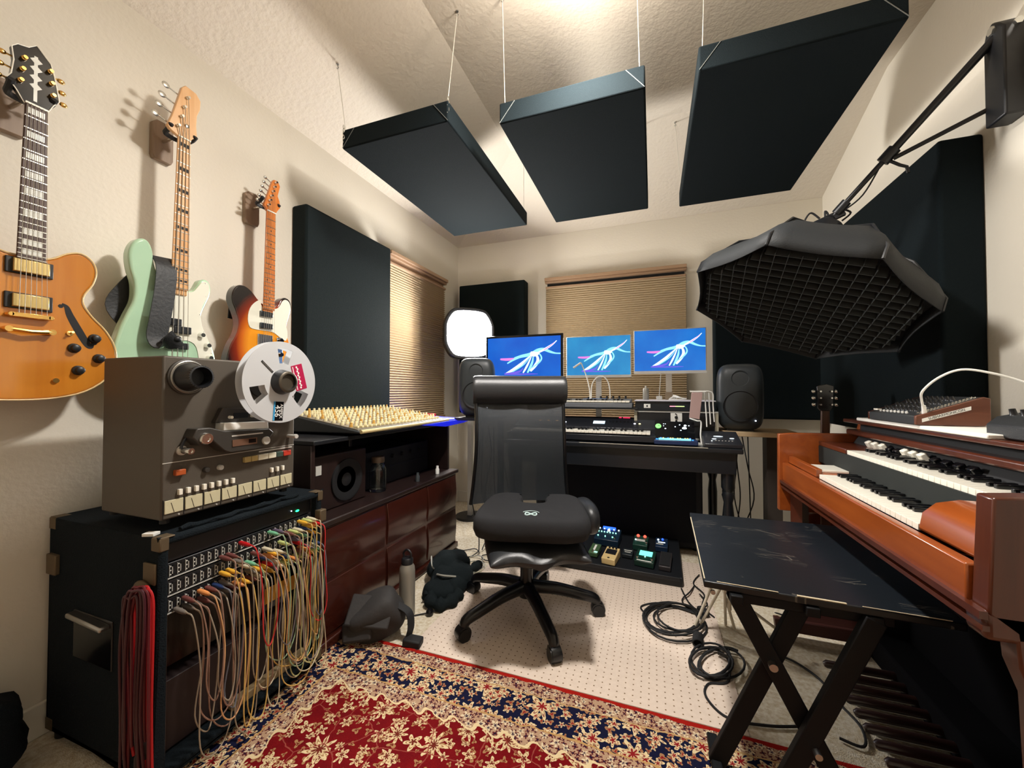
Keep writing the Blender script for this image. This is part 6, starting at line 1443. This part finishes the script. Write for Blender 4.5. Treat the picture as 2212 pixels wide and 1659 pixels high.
for s in (-1, 1):
    for k in range(3):
        b = MB(); b.cyl((.785 + s * .022, 2.285, .985 + k * .032), (.785 + s * .022, 2.272, .985 + k * .032), .004); b.sph((.785 + s * .045, 2.29, .985 + k * .032), (.010, .005, .008), 10, 6); b.build('tuner', m_chrome, t)

# ================================================================ BENCH
m_bt = mat('scratched_black_top', (18, 24, 30), .38, spec=.5, bump=.08, bscale=40)
nt = m_bt.node_tree; N = Nd(nt); bs = nt.nodes['Principled BSDF']; tc = nt.nodes.new('ShaderNodeTexCoord')
acc = None
for ang, sc, thr in ((.4, 14, .012), (1.3, 9, .010), (2.4, 18, .012)):
    mp = nt.nodes.new('ShaderNodeMapping'); mp.inputs['Rotation'].default_value = (0, 0, ang); mp.inputs['Scale'].default_value = (1, 7, 1)
    nt.links.new(tc.outputs['Object'], mp.inputs[0]); vz = nt.nodes.new('ShaderNodeTexVoronoi'); vz.feature = 'DISTANCE_TO_EDGE'; vz.voronoi_dimensions = '2D'; vz.inputs['Scale'].default_value = sc * .35
    nt.links.new(mp.outputs[0], vz.inputs['Vector']); nz = nt.nodes.new('ShaderNodeTexNoise'); nz.inputs['Scale'].default_value = 9; nt.links.new(tc.outputs['Object'], nz.inputs['Vector'])
    s_ = N.m('MULTIPLY', N.m('LESS_THAN', vz.outputs['Distance'], thr), N.m('GREATER_THAN', nz.outputs['Fac'], .60)); acc = s_ if acc is None else N.m('MAXIMUM', acc, s_)
nt.links.new(N.mix(N.m('MULTIPLY', acc, .55), s2l((18, 24, 30)), s2l((110, 106, 98))), bs.inputs['Base Color'])
r = thing('folding_bench', 'scratched black bench board on crossed black legs in front of the organ', 'bench', (.38, 1.5, 0))
MB().hexa([(.128, 1.187, .514), (.655, 1.165, .514), (.145, 1.83, .514), (.735, 1.845, .514), (.128, 1.187, .532), (.655, 1.165, .532), (.145, 1.83, .532), (.735, 1.845, .532)]).build('bench_top', m_bt, r, bev=.003)
b = MB(); b.bar((.16, 1.19, .534), (.30, 1.181, .534), .003, .001); b.bar((.34, 1.18, .533), (.44, 1.176, .533), .006, .002); b.bar((.47, 1.173, .5335), (.63, 1.167, .5335), .002, .001); b.bar((.131, 1.20, .533), (.143, 1.76, .533), .003, .0015)
b.build('worn_bright_edge', mat('bare_wood_wear', (196, 184, 156), .7), r)
m_leg = mat('bench_leg_black', (12, 14, 18), .6, spec=.25)
for a, c, y in (((.205, .505), (.455, 0.0), 1.21), ((.372, .505), (.160, .012), 1.235), ((.497, .505), (.290, .012), 1.18)):
    MB().bar((a[0], y, a[1]), (c[0], y, max(c[1], .015)), .044, .022, up=(0, 1, 0)).build('leg', m_leg, r, bev=.003)
MB().cyl((.288, 1.18, .338), (.288, 1.25, .338), .010).build('pivot_bolt', m_steel, r)
MB().cyl((.372, 1.15, .165), (.372, 1.24, .165), .008).build('pivot_bolt', m_steel, r)
for x, y0_, y1_ in ((.160, .98, 1.32), (.300, .98, 1.25), (.455, .98, 1.32)): MB().bar((x, y0_, .016), (x, y1_, .016), .028, .022).build('floor_rail', m_leg, r, bev=.004)
for x in (.205, .372, .497): MB().bar((x, 1.17, .500), (x, 1.72, .500), .03, .024).build('support_rail', m_leg, r, bev=.003)
MB().box(.19, .54, 1.19, 1.225, .486, .512).build('cross_rail', m_leg, r, bev=.003)
MB().cyl((.150, 1.184, .505), (.150, 1.19, .505), .006).build('screw_head', m_steel, r)

# ================================================================ CABLES ON THE FLOOR
def coil(cx, cy, rx, ry, turns, label, seed, rr=.0042, z=.008, ang=0, name='coiled_cable', tail=None):
    random.seed(seed); q = []; n = 22; ph = random.uniform(0, 6)
    for i in range(turns * n):
        a = 2 * pi * i / n + ph; k = 1 + .13 * math.sin(a * .37 + seed) + .06 * math.sin(a * 1.7); ox = .022 * math.sin(i / n * 1.9 + seed); oy = .018 * math.cos(i / n * 2.3)
        x, y = rx * k * math.cos(a) + ox, ry * k * math.sin(a) + oy
        q.append((cx + x * math.cos(ang) - y * math.sin(ang), cy + x * math.sin(ang) + y * math.cos(ang), z + .005 * (1 + math.sin(a * .5 + seed)) + .0035 * (i // n) * .8))
    if tail: q += [tuple(p) for p in cr([q[-1]] + tail, 6, False)[1:]]
    return tag(MB().tube(q, rr, 7).build(name, m_rubber), label, 'cable')
coil(.085, 1.93, .105, .135, 6, 'larger coil of black cable on the dotted mat, near the pedalboard', 4, ang=-.6)
coil(.215, 1.68, .065, .105, 5, 'smaller coil of black cable nearest the bench legs', 8, ang=-.5, tail=[(.25, 1.60, .008), (.18, 1.56, .007), (.165, 1.49, .007), (.22, 1.42, .007), (.33, 1.43, .007), (.42, 1.46, .007)])
t = thing('cable_tie_bundle', 'black bundled knot of cable between the two coils', 'cable knot', (.17, 1.79, 0))
for k in range(9): MB().tube([(.165 + .018 * math.cos(a) + .001 * k, 1.765 + k * .0065, .024 + .016 * math.sin(a)) for a in [2 * pi * i / 12 for i in range(12)]], .0035, 6, closed=True).build('wrap', m_rubber, t)
wire([(.135, 2.25, .01), (.16, 2.12, .008), (.20, 2.02, .010), (.12, 2.04, .012), (.02, 2.06, .010), (-.06, 2.0, .008), (-.03, 1.93, .01)], .004, m_rubber, 'black cable running from the pedalboard to the larger coil', 'floor_cable')
wire([(.20, 2.30, .01), (.17, 2.20, .02), (.13, 2.12, .012), (.17, 2.05, .01), (.24, 2.10, .02), (.22, 2.22, .01)], .0035, m_rubber, 'black cable looped on the carpet right of the pedalboard', 'floor_cable')
wire([(.24, 2.45, .01), (.20, 2.33, .01), (.24, 2.22, .012), (.22, 2.10, .01), (.26, 2.02, .008)], .0035, m_rubber, 'black cable trailing under the right desk leg', 'floor_cable')
tag(MB().rbox((.215, 2.03, .022), (.035, .055, .03), (0, 0, .5)).build('plug_block', m_rubber, None, bev=.008), 'black plug block on the carpet beside the white folding stand', 'plug')
wire([(.42, 1.83, .008), (.50, 1.80, .009), (.56, 1.72, .009), (.575, 1.62, .009), (.60, 1.52, .009), (.575, 1.44, .009), (.52, 1.45, .009)], .004, m_rubber, 'black cable curving across the carpet past the bass pedals', 'floor_cable')
tag(MB().cyl((.40, 1.845, .010), (.44, 1.82, .010), .0055).build('jack_plug', m_steel), 'silver jack plug lying on the carpet behind the crossed bench legs', 'plug')
tag(MB().tube([(.235, 1.735, .02), (.28, 1.715, .018)], .007, 8).build('connector_sleeve', m_blackg), 'short fat black connector inside the smaller coil', 'connector')
